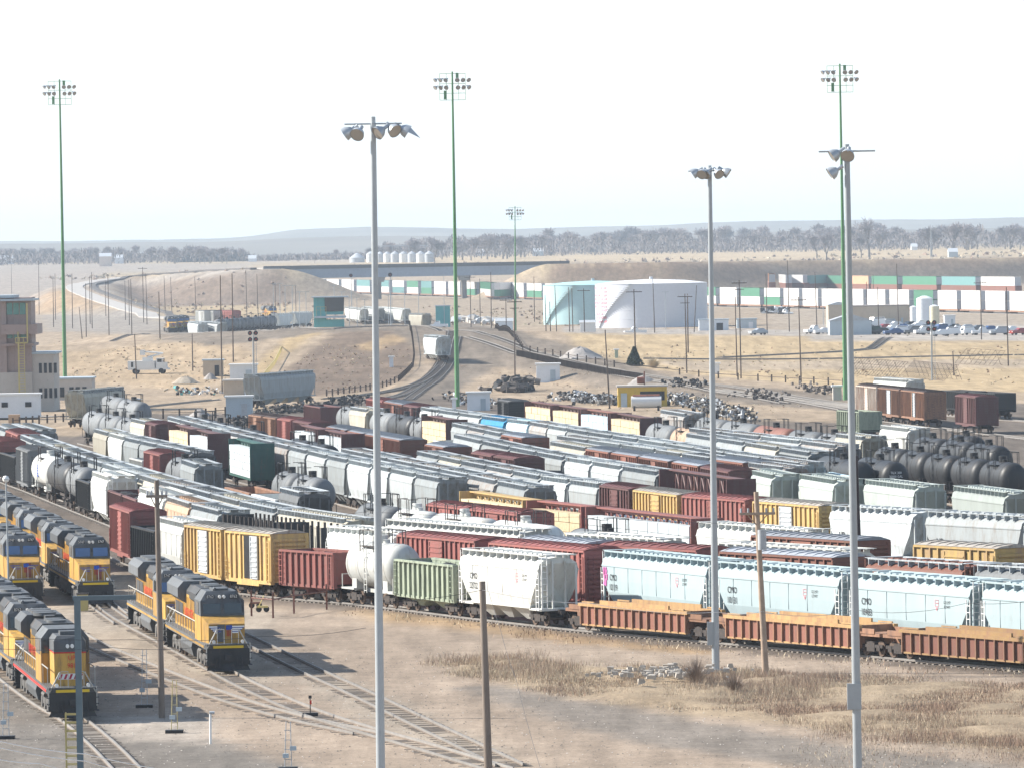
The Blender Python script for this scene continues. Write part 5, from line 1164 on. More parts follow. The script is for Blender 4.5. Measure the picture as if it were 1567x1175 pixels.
# ---------------------------------------------------------------- railcars out on the hump and beyond
def carpx(kind,col,x0,y0,x1,y1,label,opt='',hs=1.,ws=WS,grp=None):
    a=atg(x0,y0); b_=atg(x1,y1); d=Vector(b_)-Vector(a); D=d.length; body,L=get_car(kind,col,min(24,max(10,D)),False,opt)
    nm,kn,cat=KN[kind]; n=Vector((-d.y,d.x,0)).normalized()*1.4*ws; c=(Vector(a)+Vector(b_))/2+n; c.z=(a[2]+b_[2])/2+ZTOP
    r=empty(nm,c,math.atan2(d.y,d.x),label,cat,grp or KG[kind]); r.scale=(D/L,ws,hs); r.rotation_euler[1]=-math.asin(max(-.1,min(.1,(b_[2]-a[2])/D))); place(body,r); return r
def carend(kind,col,x1,y1,L,head,label,opt='',hs=1.,ws=WS,grp=None):
    X,Y,Z=atg(x1,y1); a=math.radians(head); d=(math.sin(a),-math.cos(a)); X-=d[0]*L/2; Y-=d[1]*L/2; z2=hgt(X,Y)
    body,L2=get_car(kind,col,L,False,opt); nm,kn,cat=KN[kind]; r=empty(nm,(X,Y,z2+ZTOP),math.atan2(d[1],d[0]),label,cat,grp or KG[kind]); r.scale=(L/L2,ws,hs); place(body,r); return r
carend('H','lgt',680,557,17,9,'grey covered hopper rolling alone down the hump in the middle')
carend('H','crm',654,506,17,14,'dirty cream covered hopper behind the lone hopper on the hump crest')
for i,(x0,x1,y) in enumerate([(528,552,497),(553,577,496),(578,617,497)]): carpx('H','wht',x0,y-4,x1,y,f'white covered hopper on the hump crest, {ORD[i]} right of the teal tower')
for i,(x0,x1,y) in enumerate([(425,448,505),(450,480,502)]): carpx('H','wht',x0,y,x1,y-1,f'white covered hopper on the hump, {ORD[i]} of two left of the teal tower')
for i in range(8): x0=338+i*11; carpx('T','gry',x0,514-i*.9,x0+10.5,514-i*.9-.6,f'small grey tank car climbing the hump, {ORD[i]} from the left')
for i,(x0,x1) in enumerate([(288,304),(305,334)]): carpx('H','lgt',x0,519,x1,522,f'white hopper standing on the sand left of the hump, {ORD[i]} of two')
for i,(x0,x1,c) in enumerate([(300,314,'wht'),(316,328,'wht'),(329,357,'red')]): carpx('B',c,x0,499,x1,499.5,f'{CN[c]} far boxcar beyond the hump tank cars, {ORD[i]} from the left')
for i,(x,c) in enumerate([(258,0),(268,0),(278,0)]):
    X,Y,Z=atg(x,511-i); r=empty('diesel_locomotive',(X,Y+11,Z+ZTOP),math.radians(-84),f'far yellow locomotive at the left foot of the hump, {ORD[i]} from the left','locomotive','far locomotives'); r.scale=(1,WS,1); place(LP['ge'],r)
X,Y,Z=atg(410,492); r=empty('diesel_locomotive',(X,Y+11,Z+ZTOP),math.radians(-80),'far dark and yellow locomotive left of the teal tower','locomotive','far locomotives'); r.scale=(1,WS,1); place(LP['ge'],r)
carpx('B','dgr' if 0 else 'grn',430,489,478,487,'long dark teal car behind the white hump hoppers',hs=.9) if 0 else None
carpx('H','lgt',396,626,484,618,hs=1.12,label='patchy pale grey covered hopper standing on the sand left of the grey pole')
carend('H','crm',113,656,21,-13,hs=1.12,label='cream-brown covered hopper end beside the left green mast')
# ---------------------------------------------------------------- container train
SL=[(455,447),(600,452),(778,458),(1100,470),(1469,479),(1660,484)]
xs=[455,480,503,526,549,574,604,626,648,668,690,712,738,760,785,810,838,866,894,922,952,982,1012,1043,1074,1106,1138,1174,1204,1233,1262,1300,1332,1366,1403,1440,1476,1513,1550,1590]
cc={'W':mat('white container paint',(.62,.60,.58),.6,.05,.15,gcol=(.5,.4,.32),obj=.02),'G':mat('green container paint',(.07,.21,.13),.6,.08,.2),'T':mat('teal container paint',(.13,.27,.27),.6,.08,.2),'O':mat('faded orange container paint',(.55,.33,.20),.6,.1)}
top='WWWWTTWGTWWWGWWWWWWWWWWWGWGWWWWWWWGWWWWW'; bot='WWWWWWTWGWWGWGWGWWWWWWWWWWWGWWWWWWGWWWWW'
def container(m,L,h=2.9):
    b=MB(); b.box(-L/2,L/2,-1.3,1.3,0,h); k=-L/2+.6
    while k<L/2-.3: b.box(k-.05,k+.05,-1.34,1.34,.1,h-.15); k+=1.3
    for z in(0,h-.12): b.box(-L/2-.03,L/2+.03,-1.35,1.35,z,z+.12)
    d=MB(); d.box(L/2,L/2+.06,-1.2,1.2,.15,h-.2); d.box(L/2+.06,L/2+.1,-.05,.05,.2,h-.3)
    return [part(b,'container_shell',m),part(d,'container_doors',GALV)]
CP={}
for i,(x0,x1) in enumerate(zip(xs,xs[1:])):
    a=atg(x0,row_y(SL,x0)); b_=atg(x1,row_y(SL,x1)); d=Vector(b_)-Vector(a); D=d.length; L=D*.80; ang=math.atan2(d.y,d.x); c=Vector(a)+d*.45; z=(a[2]+b_[2])/2
    sc_=1.0
    w=empty('well_car',(c.x,c.y,z+.15),ang,f'container car of the far train, number {i+1} from the left' if 0 else f'low container car under the far stacked containers','well car','well cars of the far container train'); b=MB(); b.box(-D*.46,D*.46,-1.45,1.45,.5,1.0); b.box(-D*.49,D*.49,-.3,.3,.6,.9); b.build('car_frame',PAINT['rst'],w)
    b=MB()
    for s in(-1,1):
        for t in(-.9,.9): b.tube((s*D*.43+t,-1.0,.45),(s*D*.43+t,1.0,.45),.45,n=8)
    b.build('wheels',DARK,w)
    for lev,cs in((0,bot),(1,top)):
        col=cs[i%len(cs)]; key=(col,round(L)); 
        if key not in CP: CP[key]=container(cc[col],round(L))
        cn={'W':'white','G':'green','T':'teal','O':'orange'}[col]; where='under the bridge at left' if x0<600 else 'between bridge and tanks' if x0<820 else 'behind the storage tanks' if x0<1080 else 'right of the storage tanks' if x0<1290 else 'above the parked cars'
        k=('ct',cn,lev,where); cntp[k]=cntp.get(k,0)+1
        r=empty('shipping_container',(c.x,c.y,z+.95+lev*2.95*sc_),ang,f'{cn} container, {"upper" if lev else "lower"} tier, {ORD[min(13,cntp[k]-1)]} {cn} one {where}','container','containers stacked on the far train'); r.scale=(L/round(L),1,sc_); place(CP[key],r)
track([atg(x,row_y(SL,x)+.5) for x in range(430,1680,40)],'far main line under the container train',sleepers=False)
S2=[(1175,441),(1469,446),(1660,449)]
for i,(x0,x1,c) in enumerate([(1060,1090,'O'),(1092,1120,'O'),(1122,1150,'G'),(1152,1172,'O'),(1174,1190,'O'),(1192,1212,'W'),(1214,1233,'W'),(1235,1265,'T'),(1267,1298,'G'),(1300,1335,'O'),(1337,1380,'G'),(1384,1440,'G'),(1444,1500,'T'),(1504,1560,'W')]):
    a=atg(x0,row_y(S2,x0)+3); b_=atg(x1,row_y(S2,x1)+3); d=Vector(b_)-Vector(a); D=d.length; L=min(D*.92,60); c_=(Vector(a)+Vector(b_))/2; key=(c,round(L))
    if key not in CP: CP[key]=container(cc[c],round(L))
    r=empty('shipping_container',(c_.x,c_.y,c_.z+3.2),math.atan2(d.y,d.x),f'{dict(W="white",G="green",T="teal",O="tan orange")[c]} container on the farther train at right, {ORD[i]} from the left','container','containers on the farther train'); r.scale=(L/round(L),1,1.2); place(CP[key],r)
    w=empty('well_car',(c_.x,c_.y,c_.z+.1),math.atan2(d.y,d.x),'low car of the farther container train, mostly hidden','well car','well cars of the farther container train'); b=MB(); b.box(-L/2-1,L/2+1,-1.4,1.4,.6,3.1); b.build('car_frame',PAINT['brn'],w)
# ---------------------------------------------------------------- vehicles
def auto(kind,m):
    L,hh=(4.7,1.45) if kind=='sedan' else (4.8,1.8) if kind=='suv' else (5.6,1.85) if kind=='pickup' else (5.6,2.3); h=L/2; b=MB()
    b.ext([(-.92,.35),(-.95,.6),(-.9,.95),(.9,.95),(.95,.6),(.92,.35)],(-h,h))
    pr={'sedan':[(-h+.3,.95),(-h+1.1,hh),(h-2.2,hh),(h-1.3,.95)],'suv':[(-h+.1,.95),(-h+.5,hh),(h-1.9,hh),(h-1.2,.95)],'pickup':[(-.7,.95),(-.5,hh),(h-2.3,hh),(h-1.6,.95)],'van':[(-h+.05,.95),(-h+.15,hh),(h-1.6,hh),(h-.8,.95)]}[kind]
    def cab(bb,pr,w0,w1,m_=0):
        v=[(x,s*(w0 if z<1 else w1),z) for s in(-1,1) for x,z in pr]; bb.add(v,[(3,2,1,0),(4,5,6,7),(0,1,5,4),(1,2,6,5),(2,3,7,6)],m_)
    cab(b,pr,.85,.7)
    g=MB(); k=[(pr[0][0]+.12,1.0),(pr[1][0]+.12,hh-.1),(pr[2][0]-.1,hh-.1),(pr[3][0]-.15,1.0)]; cab(g,k,.87,.735)
    kk=[(pr[0][0]-.02,1.0),(pr[1][0]-.02,hh-.1),(pr[2][0]+.02,hh-.1),(pr[3][0]+.02,1.0)]; cab(g,kk,.7,.6)
    if kind=='pickup': b.box(-h,-.7,-.9,-.82,.95,1.1); b.box(-h,-.7,.82,.9,.95,1.1)
    P_=[part(b,'body',m),part(g,'windows',GLASS)]
    for x in(-h+.95,h-.95):
        for s in(-1,1): w=MB(); w.tube((0,-.11,0),(0,.11,0),.34,n=12); P_.append(part(w,'wheel',BLKM,(x,s*.82,.34)))
    for s in(-1,1): w=MB(); w.cb((h,s*.68,.72),(.06,.3,.14)); P_.append(part(w,'headlight',WHT))
    return P_
VC=dict(white=(.7,.7,.7),silver=(.35,.37,.39),black=(.02,.02,.022),grey=(.12,.125,.13),blue=(.03,.07,.18),red=(.28,.03,.02),green=(.03,.07,.05),tan=(.3,.26,.2))
VM={k:mat(k+' car paint',v,.25,.03,obj=0,spec=.6) for k,v in VC.items()}; VP={}
vr=random.Random(4)
VL=[(1247,511,'pickup','white'),(1260,512,'sedan','white'),(1296,510,'sedan','silver'),(1313,511,'van','white'),(1321,506,'suv','grey'),(1326,512,'pickup','white'),(1336,512,'suv','green'),(1340,501,'van','white'),(1348,512,'sedan','black'),(1352,506,'sedan','red'),(1358,500,'suv','silver'),(1364,508,'sedan','white'),(1367,513,'sedan','blue'),(1369,502,'sedan','white'),(1376,512,'suv','white'),(1380,506,'sedan','blue'),(1384,499,'pickup','white'),(1390,502,'sedan','black'),(1393,508,'sedan','silver'),(1400,512,'suv','grey'),(1402,504,'sedan','white'),(1411,503,'pickup','white'),(1414,512,'suv','white'),(1422,513,'sedan','silver'),(1424,504,'sedan','grey'),(1429,508,'sedan','blue'),(1438,509,'suv','blue'),(1440,515,'sedan','white'),(1447,505,'sedan','white'),(1454,514,'suv','white'),(1458,506,'sedan','black'),(1466,511,'pickup','white'),(1478,507,'sedan','silver'),(1484,513,'suv','white'),(1495,508,'sedan','grey'),(1505,513,'pickup','white'),(1518,509,'sedan','blue'),(1530,513,'suv','silver'),(1545,510,'sedan','white'),(1560,513,'sedan','red'),(972,513,'pickup','white'),(670,503,'pickup','white'),(1160,513,'sedan','silver')]
for x,y,k,c in VL:
    if (k,c) not in VP: VP[(k,c)]=auto(k,VM[c])
    X,Y,Z=atg(x,y); kk=('v',k,c); cntp[kk]=cntp.get(kk,0)+1
    spec={972:'white pickup truck in front of the white storage tank',670:'white pickup truck beside the teal hut on the hump',1160:'silver car alone right of the grey cabin'}.get(x)
    kn={'sedan':'saloon car','suv':'estate-shaped suv','pickup':'pickup truck','van':'van'}[k]
    r=empty('parked_'+k,(X,Y,Z+.02),math.radians(vr.choice([200,215,190,25,170,195])+vr.uniform(-9,9)),spec or f'{c} {kn} in the lot by the silos, {ORD[cntp[kk]-1]} such from the left',{'sedan':'car','suv':'car','pickup':'pickup','van':'van'}[k],None if spec else 'vehicles parked by the warehouse'); r.scale=(1,1,1.12); place(VP[(k,c)],r)
# bucket truck
X,Y,Z=atg(228,572); r=empty('bucket_truck',(X,Y,Z),math.radians(-8),'white utility bucket truck parked on the sand at left','truck'); s=F/Y
b=MB(); b.box(-3.6,3.6,-1,1,.7,1.0); b.box(1.5,3.2,-1,1,1.0,2.0); b.box(1.5,2.7,-.95,.95,2.0,2.75); b.build('cab',WHT,r)
b=MB(); b.box(-3.6,1.2,-1.05,1.05,1.0,2.3); b.box(-1,.6,-.8,.8,2.3,2.9); b.build('service_body',WHT,r)
b=MB(); b.box(-3.0,-2.6,-1.07,-1.04,1.2,2.1); b.box(1.7,2.5,-.97,-.94,2.05,2.6); b.box(2.69,2.73,-.85,.85,2.05,2.6); b.build('windows',GLASS,r)
b=MB(); b.tube((-.2,0,2.9),(2.6,0,3.6),.16,n=8); b.tube((2.6,0,3.6),(-.8,0,3.9),.13,n=8); b.box(-1.5,-.7,-.4,.4,3.3,4.2); b.build('boom_arm',WHT,r)
for x in(-2.3,2.4):
    for t in(-1,1): w=MB(); w.tube((0,-.15,0),(0,.15,0),.48,n=14); w.build('wheel',BLKM,r,(x,t*.95,.48))
# ---------------------------------------------------------------- guard posts, racks, signals, junk
def fence(pts,label,hh=1.1,step=3.2,name='guard_post_line',m=WOODP,rail=True,thick=.12):
    P_=resample([atg(x,y) for x,y in pts],step); o=Vector(P_[0]); root=empty(name,o,0,label,'fence')
    for p in P_[:100]:
        z=hgt(p[0],p[1]); b=MB(); b.cb((0,0,hh/2),(thick*2,thick*2,hh+.2)); b.build('post',m,root,(p[0]-o.x,p[1]-o.y,z-o.z))
    if rail:
        b=MB()
        for p,q in zip(P_,P_[1:]): b.tube((p[0]-o.x,p[1]-o.y,hgt(p[0],p[1])-o.z+hh*.75),(q[0]-o.x,q[1]-o.y,hgt(q[0],q[1])-o.z+hh*.75),.05,n=4)
        b.build('rail',m,root)
fence([(500,606),(560,598),(610,584),(632,562),(634,545),(622,530),(600,520),(575,518)],'line of short dark guard posts curving round the hump mound',step=4.5,hh=1.0)
fence([(700,516),(800,536),(870,550),(940,562),(1040,574),(1160,583),(1290,590)],'long line of guard posts right of the hump',step=7.5,hh=1.1)
fence([(20,652),(60,648),(97,645)],'short line of dark posts left of the cream hopper',step=3.)
fence([(225,640),(300,642),(345,638)],'line of dark posts above the left tank cars',step=4.,hh=1.4)
fence([(792,545),(860,560),(920,572),(985,582)],'dark slatted retarder wall along the descending track',step=1.4,hh=1.,rail=True,thick=.22,name='retarder_wall')
fence([(385,942),(418,945),(450,938),(500,932)],'rusty pipe gate and posts beside the red gondola',step=3.,hh=1.6,name='pipe_gate',m=PAINT['brn'],thick=.06)
def rack(x0,y0,x1,y1,label):
    a=Vector(atg(x0,y0)); b_=Vector(atg(x1,y1)); d=b_-a; L=d.length; u=d/L; n=Vector((-u.y,u.x,0)); b=MB(); k=0
    for j in range(4): f=j/3; b.tube(n*f*2.6+Vector((0,0,f*2.6)),d+n*f*2.6+Vector((0,0,f*2.6)),.03,n=4)
    m=int(L/1.5)
    for i in range(m+1): p=u*(i*L/m); b.tube(p,p+n*2.6+Vector((0,0,2.6)),.03,n=4)
    for i in range(0,m+1,3): p=u*(i*L/m); b.tube(p+n*2.6+Vector((0,0,2.6)),p+n*3.6,.03,n=4)
    tag(b.build('snow_fence_rack',WOODP,None,a),label,'fence','lattice racks in the right field')
rack(1282,570,1368,578,'leaning dark lattice rack behind the right green mast'); rack(1376,576,1444,583,'leaning dark lattice rack further right in the field'); rack(1461,556,1520,560,'leaning dark lattice rack cut off at the right edge')
def signal(x,y0,y1,label,four=True):
    a,t=polepts(x,y1,x-1,y0); h=t-a; r=empty('railway_signal',a,0,label,'signal'); b=MB(); b.tube((0,0,-.2),h,.12,.1,8); ladder(b,.4,0,0,h.z-.5,.4,'x',r=.03); b.build('mast',POLEG,r)
    for z,s in(((0,-1),(0,1),(-1.6,-1),(-1.6,1)) if four else ((0,0),)):
        c=MB(); rr_=.38 if four else .62; c.tube((0,-.05,0),(0,.05,0),rr_,n=18); o=c.build('signal_target',BLKM,r,(h.x+s*.5,h.y-.15,h.z+z*.68)); l=MB(); l.tube((0,-.12,0),(0,-.05,0),.16,n=8); l.build('lens',mat('dim red lens',(.25,.03,.02),.3),o)
signal(1426,494,582,'four-target signal mast in the right field'); signal(388,510,585,'four-target signal mast left of the hump mound'); signal(538,422,483,'single round signal left of the middle grey pole',False); signal(598,421,500,'single round signal right of the middle grey pole',False)
def heap(pts,n,label,cols,smin=.12,smax=.55,hmax=1.1,name='scrap_heap'):
    rr=random.Random(n); P_=[atg(x,y) for x,y in pts]; o=Vector(P_[0]); b=MB()
    for i in range(n):
        k=rr.randrange(len(P_)-1); f=rr.random(); p=Vector(P_[k]).lerp(Vector(P_[k+1]),f)-o; p+=Vector((rr.gauss(0,1.2),rr.gauss(0,4),0)); sx,sy,sz=[rr.uniform(smin,smax) for _ in range(3)]; z=rr.random()**1.5*hmax; m=rr.randrange(len(cols))
        if rr.random()<.35: b.tube(p+Vector((0,0,z+.2)),p+Vector((rr.uniform(-1,1)*sx*2,rr.uniform(-1,1),z+rr.uniform(0,.6))),sz*.4,n=8,m=m)
        else:
            v=[Vector((x*sx/2,y*sy/2,zz*sz/2)) for x in(-1,1) for y in(-1,1) for zz in(-1,1)]; R_=Matrix.Rotation(rr.uniform(0,3),3,'Z')@Matrix.Rotation(rr.uniform(-.6,.6),3,'X'); v=[R_@q+p+Vector((0,0,z+.2)) for q in v]
            b.add(v,[(0,1,3,2),(4,6,7,5),(0,4,5,1),(2,3,7,6),(0,2,6,4),(1,5,7,3)],m)
    o_=b.build(name,cols,None,o); tag(o_,label,'scrap heap',None,'stuff')
SCR=[DARK,GALV,BLKM,GALV,mat('grey scrap',(.2,.19,.18),.8,.3),mat('tan scrap',(.36,.3,.22),.8,.3)]
heap([(1020,615),(1060,620),(1100,632),(1140,645)],900,'large heap of mixed scrap parts behind the far tank cars',SCR)
heap([(865,612),(900,616),(940,620)],420,'heap of dark scrap left of the yellow building',SCR[:3]+SCR[4:5]); heap([(768,598),(785,600),(805,598)],90,'pile of dark timbers on the sand right of the middle mast',[DARK,BLKM,TIE],.4,1.6,1.8)
heap([(272,604),(300,604),(335,606)],70,'jumble of barrels and machines on the sand at left',SCR+[TEAL]); heap([(505,620),(530,618),(560,617)],110,'line of dark wheels and parts behind the coal gondola',[DARK,BLKM]); heap([(690,612),(720,618),(748,624)],120,'scattered track parts around the middle cabin',[DARK,TIE,GALV])
heap([(1030,590),(1055,592),(1078,594)],60,'dark debris left of the descending track',[DARK,BLKM]); heap([(1145,606),(1165,610),(1185,616)],90,'dark ties piled beside the right junction',[DARK,TIE]); heap([(1232,598),(1255,602),(1275,605)],80,'row of dark ties before the concrete cabinet',[DARK,TIE]); heap([(350,655),(375,652),(392,650)],90,'dark wheels behind the hopper roofs',[DARK,BLKM]); heap([(400,634),(440,632),(475,628)],130,'dark wheelsets around the patchy pale grey hopper',[DARK,BLKM]); heap([(700,492),(730,494),(752,496)],130,'pale rock pile beyond the hump',[CONC,GALV],.6,2.2,1.2); heap([(1175,480),(1190,480),(1206,481)],60,'row of grey drums behind the right poles',[GALV,BLKM],.6,1.6,1.5)
def mound(x,y,w,h,label,m):
    X,Y,Z=atg(x,y); s=F/Y; b=MB(); rr=random.Random(x); n=26; pr=[(1,0),(.8,.22),(.55,.55),(.3,.85),(0,1)]; v=[];f=[]
    for i in range(n):
        t=2*math.pi*i/n
        for r_,z_ in pr: k=rr.uniform(.88,1.12); v.append((w/s/2*r_*math.cos(t)*k,w/s/2*r_*math.sin(t)*k*1.6,h/s*z_*(rr.uniform(.92,1.05) if z_>0 else 1)-.05))
    for i in range(n):
        j=(i+1)%n
        for q in range(4): f.append((i*5+q,j*5+q,j*5+q+1,i*5+q+1))
    b.add(v,f,0,True); tag(b.build('gravel_pile',m,None,(X,Y,Z)),label,'gravel pile')
GP=mat('tan gravel',(.33,.28,.22),.95,.2,scale=2,bump=.5); GP2=mat('grey gravel',(.27,.25,.235),.95,.25,scale=2,bump=.5)
mound(284,586,46,11,'low tan gravel pile on the sand at left',GP); mound(306,636,36,12,'brown heaped pile behind the hopper roofs at left',GP2); mound(888,548,70,18,'grooved grey gravel mound left of the evergreen',GP2); mound(985,590,58,16,'grey gravel pile behind the yellow building',GP2); mound(322,580,22,10,'small dark gravel pile by the tan hut',GP2)
# foreground furniture
def post(x,y0,y1,label,r=.06,m=WHT,cat='post'):
    a,t=polepts(x,y1,x,y0,True); root=empty('marker_post',a,0,label,cat); b=MB(); b.tube((0,0,-.1),t-a,r,n=10); b.build('post',m,root); b=MB(); h=t-a; b.tube(h+Vector((-.05,0,0)),h+Vector((.2,0,0)),.08,n=8); b.build('cap',GALV,root)
post(322,1090,1138,'white marker post on the bare ground at lower left')
def dmast(x,y0,y1,label,m=GALV):
    a,t=polepts(x,y1,x,y0,True); h=t-a; root=empty('spray_mast',a,0,label,'mast'); b=MB()
    for s in(-1,1): b.tube((s*.16,0,.1),(h.x+s*.10,0,h.z),.022,n=5)
    k=.5
    while k<h.z: b.box(-.16,.16,-.015,.015,k,k+.03); k+=.45
    b.build('frame',m,root); b=MB(); b.cb((0,0,.08),(.9,.6,.16)); b.build('base',BLKM,root); b=MB(); b.cb((.25,-.05,h.z*.45),(.3,.15,.2)); b.build('control_box',GRB,root); b=MB(); b.cb((-.1,-.05,h.z*.3),(.28,.15,.2)); b.build('junction_box',GRB,root)
dmast(221,993,1082,'lattice service mast on black base between the engines'); dmast(267,1040,1121,'yellow-grey lattice service mast left of the white post',mat('faded yellow steel',(.5,.42,.2),.6,.1)); dmast(441,1103,1178,'lattice service mast at the bottom, left of the middle pole'); dmast(9,1045,1130,'lattice service mast at the left frame edge')
X,Y=at(112,1200,0); root=empty('yellow_ladder',(X,Y,0),0,'yellow step ladder at the bottom behind the gantry post','ladder'); b=MB(); ladder(b,0,0,0,3.3,.55,'x',r=.03); ladder(b,0,.8,0,3.2,.7,'x',r=.025); b.build('ladder_frame',YELP,root)
X,Y=at(475,1096,0); root=empty('switch_stand',(X,Y,0),0,'small dark switch stand with a red flag by the junction rails','switch stand'); b=MB(); b.cb((0,0,.12),(.8,.4,.18)); b.tube((0,0,.2),(0,0,1.0),.03,n=6); b.cb((0,0,1.02),(.16,.04,.16)); b.build('stand',BLKM,root); b=MB(); b.cb((.03,-.05,.75),(.1,.03,.2)); b.build('flag',LRED,root)
X,Y=at(127,935,0); root=empty('yellow_utility_box',(X,Y,0),0,'small yellow box behind the gantry arm','box'); b=MB(); b.cb((0,0,.6),(.7,.6,1.1)); b.build('box_body',YELP,root); b=MB(); b.cb((0,0,1.2),(.8,.7,.08)); b.build('lid',DARK,root)
for i,(x,y) in enumerate([(391,930),(402,936)]):
    X,Y=at(x,y,0); root=empty('wheeled_cart',(X,Y,0),0,f'{"rusty" if i==0 else "yellow"} two-wheeled cart left of the pipe gate','cart'); b=MB(); b.tube((-.3,0,.3),(.1,0,1.1),.03,n=5); b.box(-.35,.35,-.2,.2,.3,.42); b.build('frame',YELP if i else PAINT['brn'],root)
    for s in(-1,1): w=MB(); w.tube((s*.25,-.04,.2),(s*.25,.04,.2),.2,n=12); w.build('wheel',BLKM,root)
b=MB(); rr=random.Random(8); rs=mat('pale broken rock',(.42,.38,.33),.9,.25); X,Y=at(1015,1042,0)
for i in range(130):
    x,y=rr.gauss(0,1.6),rr.gauss(0,2.6); q=rr.uniform(.05,.2); v=[Vector((a_*q*rr.uniform(.6,1.2),c_*q*rr.uniform(.6,1.2),e_*q*rr.uniform(.4,.9)))+Vector((x,y,.55)) for a_ in(-1,1) for c_ in(-1,1) for e_ in(-1,1)]; b.add(v,[(0,1,3,2),(4,6,7,5),(0,4,5,1),(2,3,7,6),(0,2,6,4),(1,5,7,3)])
tag(b.build('broken_rocks',rs,None,(X,Y,0)),'pale broken rocks on the weedy bank','rocks',None,'stuff')
# ---------------------------------------------------------------- vegetation
def npmesh(name,V,Fc,m,mi=None):
    me=bpy.data.meshes.new(name); V=np.asarray(V,np.float32); Fc=np.asarray(Fc,np.int32); me.vertices.add(len(V)); me.vertices.foreach_set('co',V.reshape(-1)); me.loops.add(Fc.size); me.loops.foreach_set('vertex_index',Fc.reshape(-1)); k=Fc.shape[1]
    me.polygons.add(len(Fc)); me.polygons.foreach_set('loop_start',np.arange(0,Fc.size,k,dtype=np.int32)); me.polygons.foreach_set('loop_total',np.full(len(Fc),k,np.int32))
    for x in (m if isinstance(m,list) else [m]): me.materials.append(x)
    if mi is not None: me.polygons.foreach_set('material_index',np.asarray(mi,np.int32))
    me.update(); me.validate(); return me
g1=mat('dry straw grass',(.50,.42,.30),.9,.3,scale=1.5,obj=0); g2=mat('brown dead weeds',(.31,.215,.155),.9,.3,scale=1.5,obj=0); g3=mat('dark grey-brown stems',(.24,.19,.155),.9,.3,obj=0)
def grass(poly,n,h0,h1,w,mix,seed,label,name='dry_grass',clump=.0):
    r=np.random.default_rng(seed); P_=np.array([at(x,y,0) for x,y in poly]); x0,y0=P_.min(0)-2; x1,y1=P_.max(0)+2; K=int(n*2.9); X=r.uniform(x0,x1,K); Y=r.uniform(y0,y1,K); X0_,Y0_=X,Y; X=X+1.3*wob(X0_,Y0_,seed+7,.6)+r.normal(0,.8,K); Y=Y+3.*wob(X0_,Y0_,seed+9,.35)+r.normal(0,1.6,K); m=np.zeros(K,bool)
    for i in range(len(P_)):
        a,b_=P_[i],P_[(i+1)%len(P_)]
        if a[1]==b_[1]: continue
        m^=((a[1]>Y)!=(b_[1]>Y))&(X<(b_[0]-a[0])*(Y-a[1])/(b_[1]-a[1])+a[0])
    X,Y=X0_,Y0_; dens=np.clip(.5+.45*wob(X,Y,seed+40,.8),0,1); m&=r.random(K)<(1-clump+clump*dens)
    X,Y=X[m][:n],Y[m][:n]; n=len(X); H=r.uniform(h0,h1,n)*(.55+.75*dens[m][:n]); A=r.uniform(0,math.pi,n); W=w*r.uniform(.6,1.4,n); lx=r.normal(0,.28,n)*H; ly=r.normal(0,.28,n)*H
    Z=height(X,Y)+.05; V=np.zeros((n,3,3)); V[:,0]=np.stack([X-np.cos(A)*W,Y-np.sin(A)*W,Z],-1); V[:,1]=np.stack([X+np.cos(A)*W,Y+np.sin(A)*W,Z],-1); V[:,2]=np.stack([X+lx,Y+ly,Z+H],-1)
    mi=r.choice(3,n,p=mix); ph=wob(X,Y,seed+80,.22)+r.normal(0,.35,n); mi=np.where((mi==0)&(ph<-.35),1,mi); mi=np.where((mi==1)&(ph>.9),0,mi)
    o=link(name,npmesh(name,V.reshape(-1,3),np.arange(3*n).reshape(-1,3),[g1,g2,g3],mi)); tag(o,label,'grass',None,'stuff')
BANK=[(672,1016),(740,1004),(900,1020),(1090,1024),(1250,1036),(1600,1052),(1600,1140),(1290,1104),(1070,1084),(900,1062),(760,1034)]
grass(BANK,150000,.03,.30,.014,(.36,.50,.14),1,'dry yellow-brown grass covering the bank at lower right',clump=.55)
grass([(690,1012),(760,1004),(860,1022),(880,1050),(780,1040)],12000,.15,.62,.010,(.3,.5,.2),2,'thin tall dead weeds at the left end of the bank','dead_weeds',.6)
grass([(1090,1022),(1250,1040),(1240,1075),(1100,1065)],13000,.15,.62,.010,(.25,.5,.25),3,'dark reddish dead weeds around the pale wooden pole','dead_weeds',.6)
grass([(1250,1095),(1600,1110),(1600,1172),(1300,1125)],22000,.1,.45,.009,(.35,.45,.2),5,'brown dead weeds along the lower right edge of the bank','dead_weeds',.6)
grass([(530,930),(850,968),(1375,1018),(1600,1036),(1600,1042),(1375,1026),(850,978),(530,942)],9000,.08,.3,.03,(.75,.2,.05),4,'low dry grass tufts along the nearest train',clump=.8)
grass([(1290,1122),(1600,1180),(1600,1260),(1290,1240),(1200,1180)],2500,.05,.22,.018,(.6,.3,.1),6,'sparse dry tufts on the bare ground at the lower right corner',clump=.9)
def shrubmesh(n,h,w,seed,wd=.02):
    r=np.random.default_rng(seed); V=[];Fc=[]
    A=r.uniform(0,2*math.pi,n); R_=r.random(n)**.6*w; H=h*r.uniform(.45,1,n)*(1-.35*(R_/w)**2); bx_=R_*.25*np.cos(A); by_=R_*.25*np.sin(A); zb_=r.uniform(0,.4,n)*H
    B=A+math.pi/2; V=np.zeros((n,3,3)); V[:,0]=np.stack([bx_-np.cos(B)*wd,by_-np.sin(B)*wd,zb_],-1); V[:,1]=np.stack([bx_+np.cos(B)*wd,by_+np.sin(B)*wd,zb_],-1); V[:,2]=np.stack([R_*np.cos(A),R_*np.sin(A),H],-1)
    return V.reshape(-1,3),np.arange(3*n).reshape(-1,3)
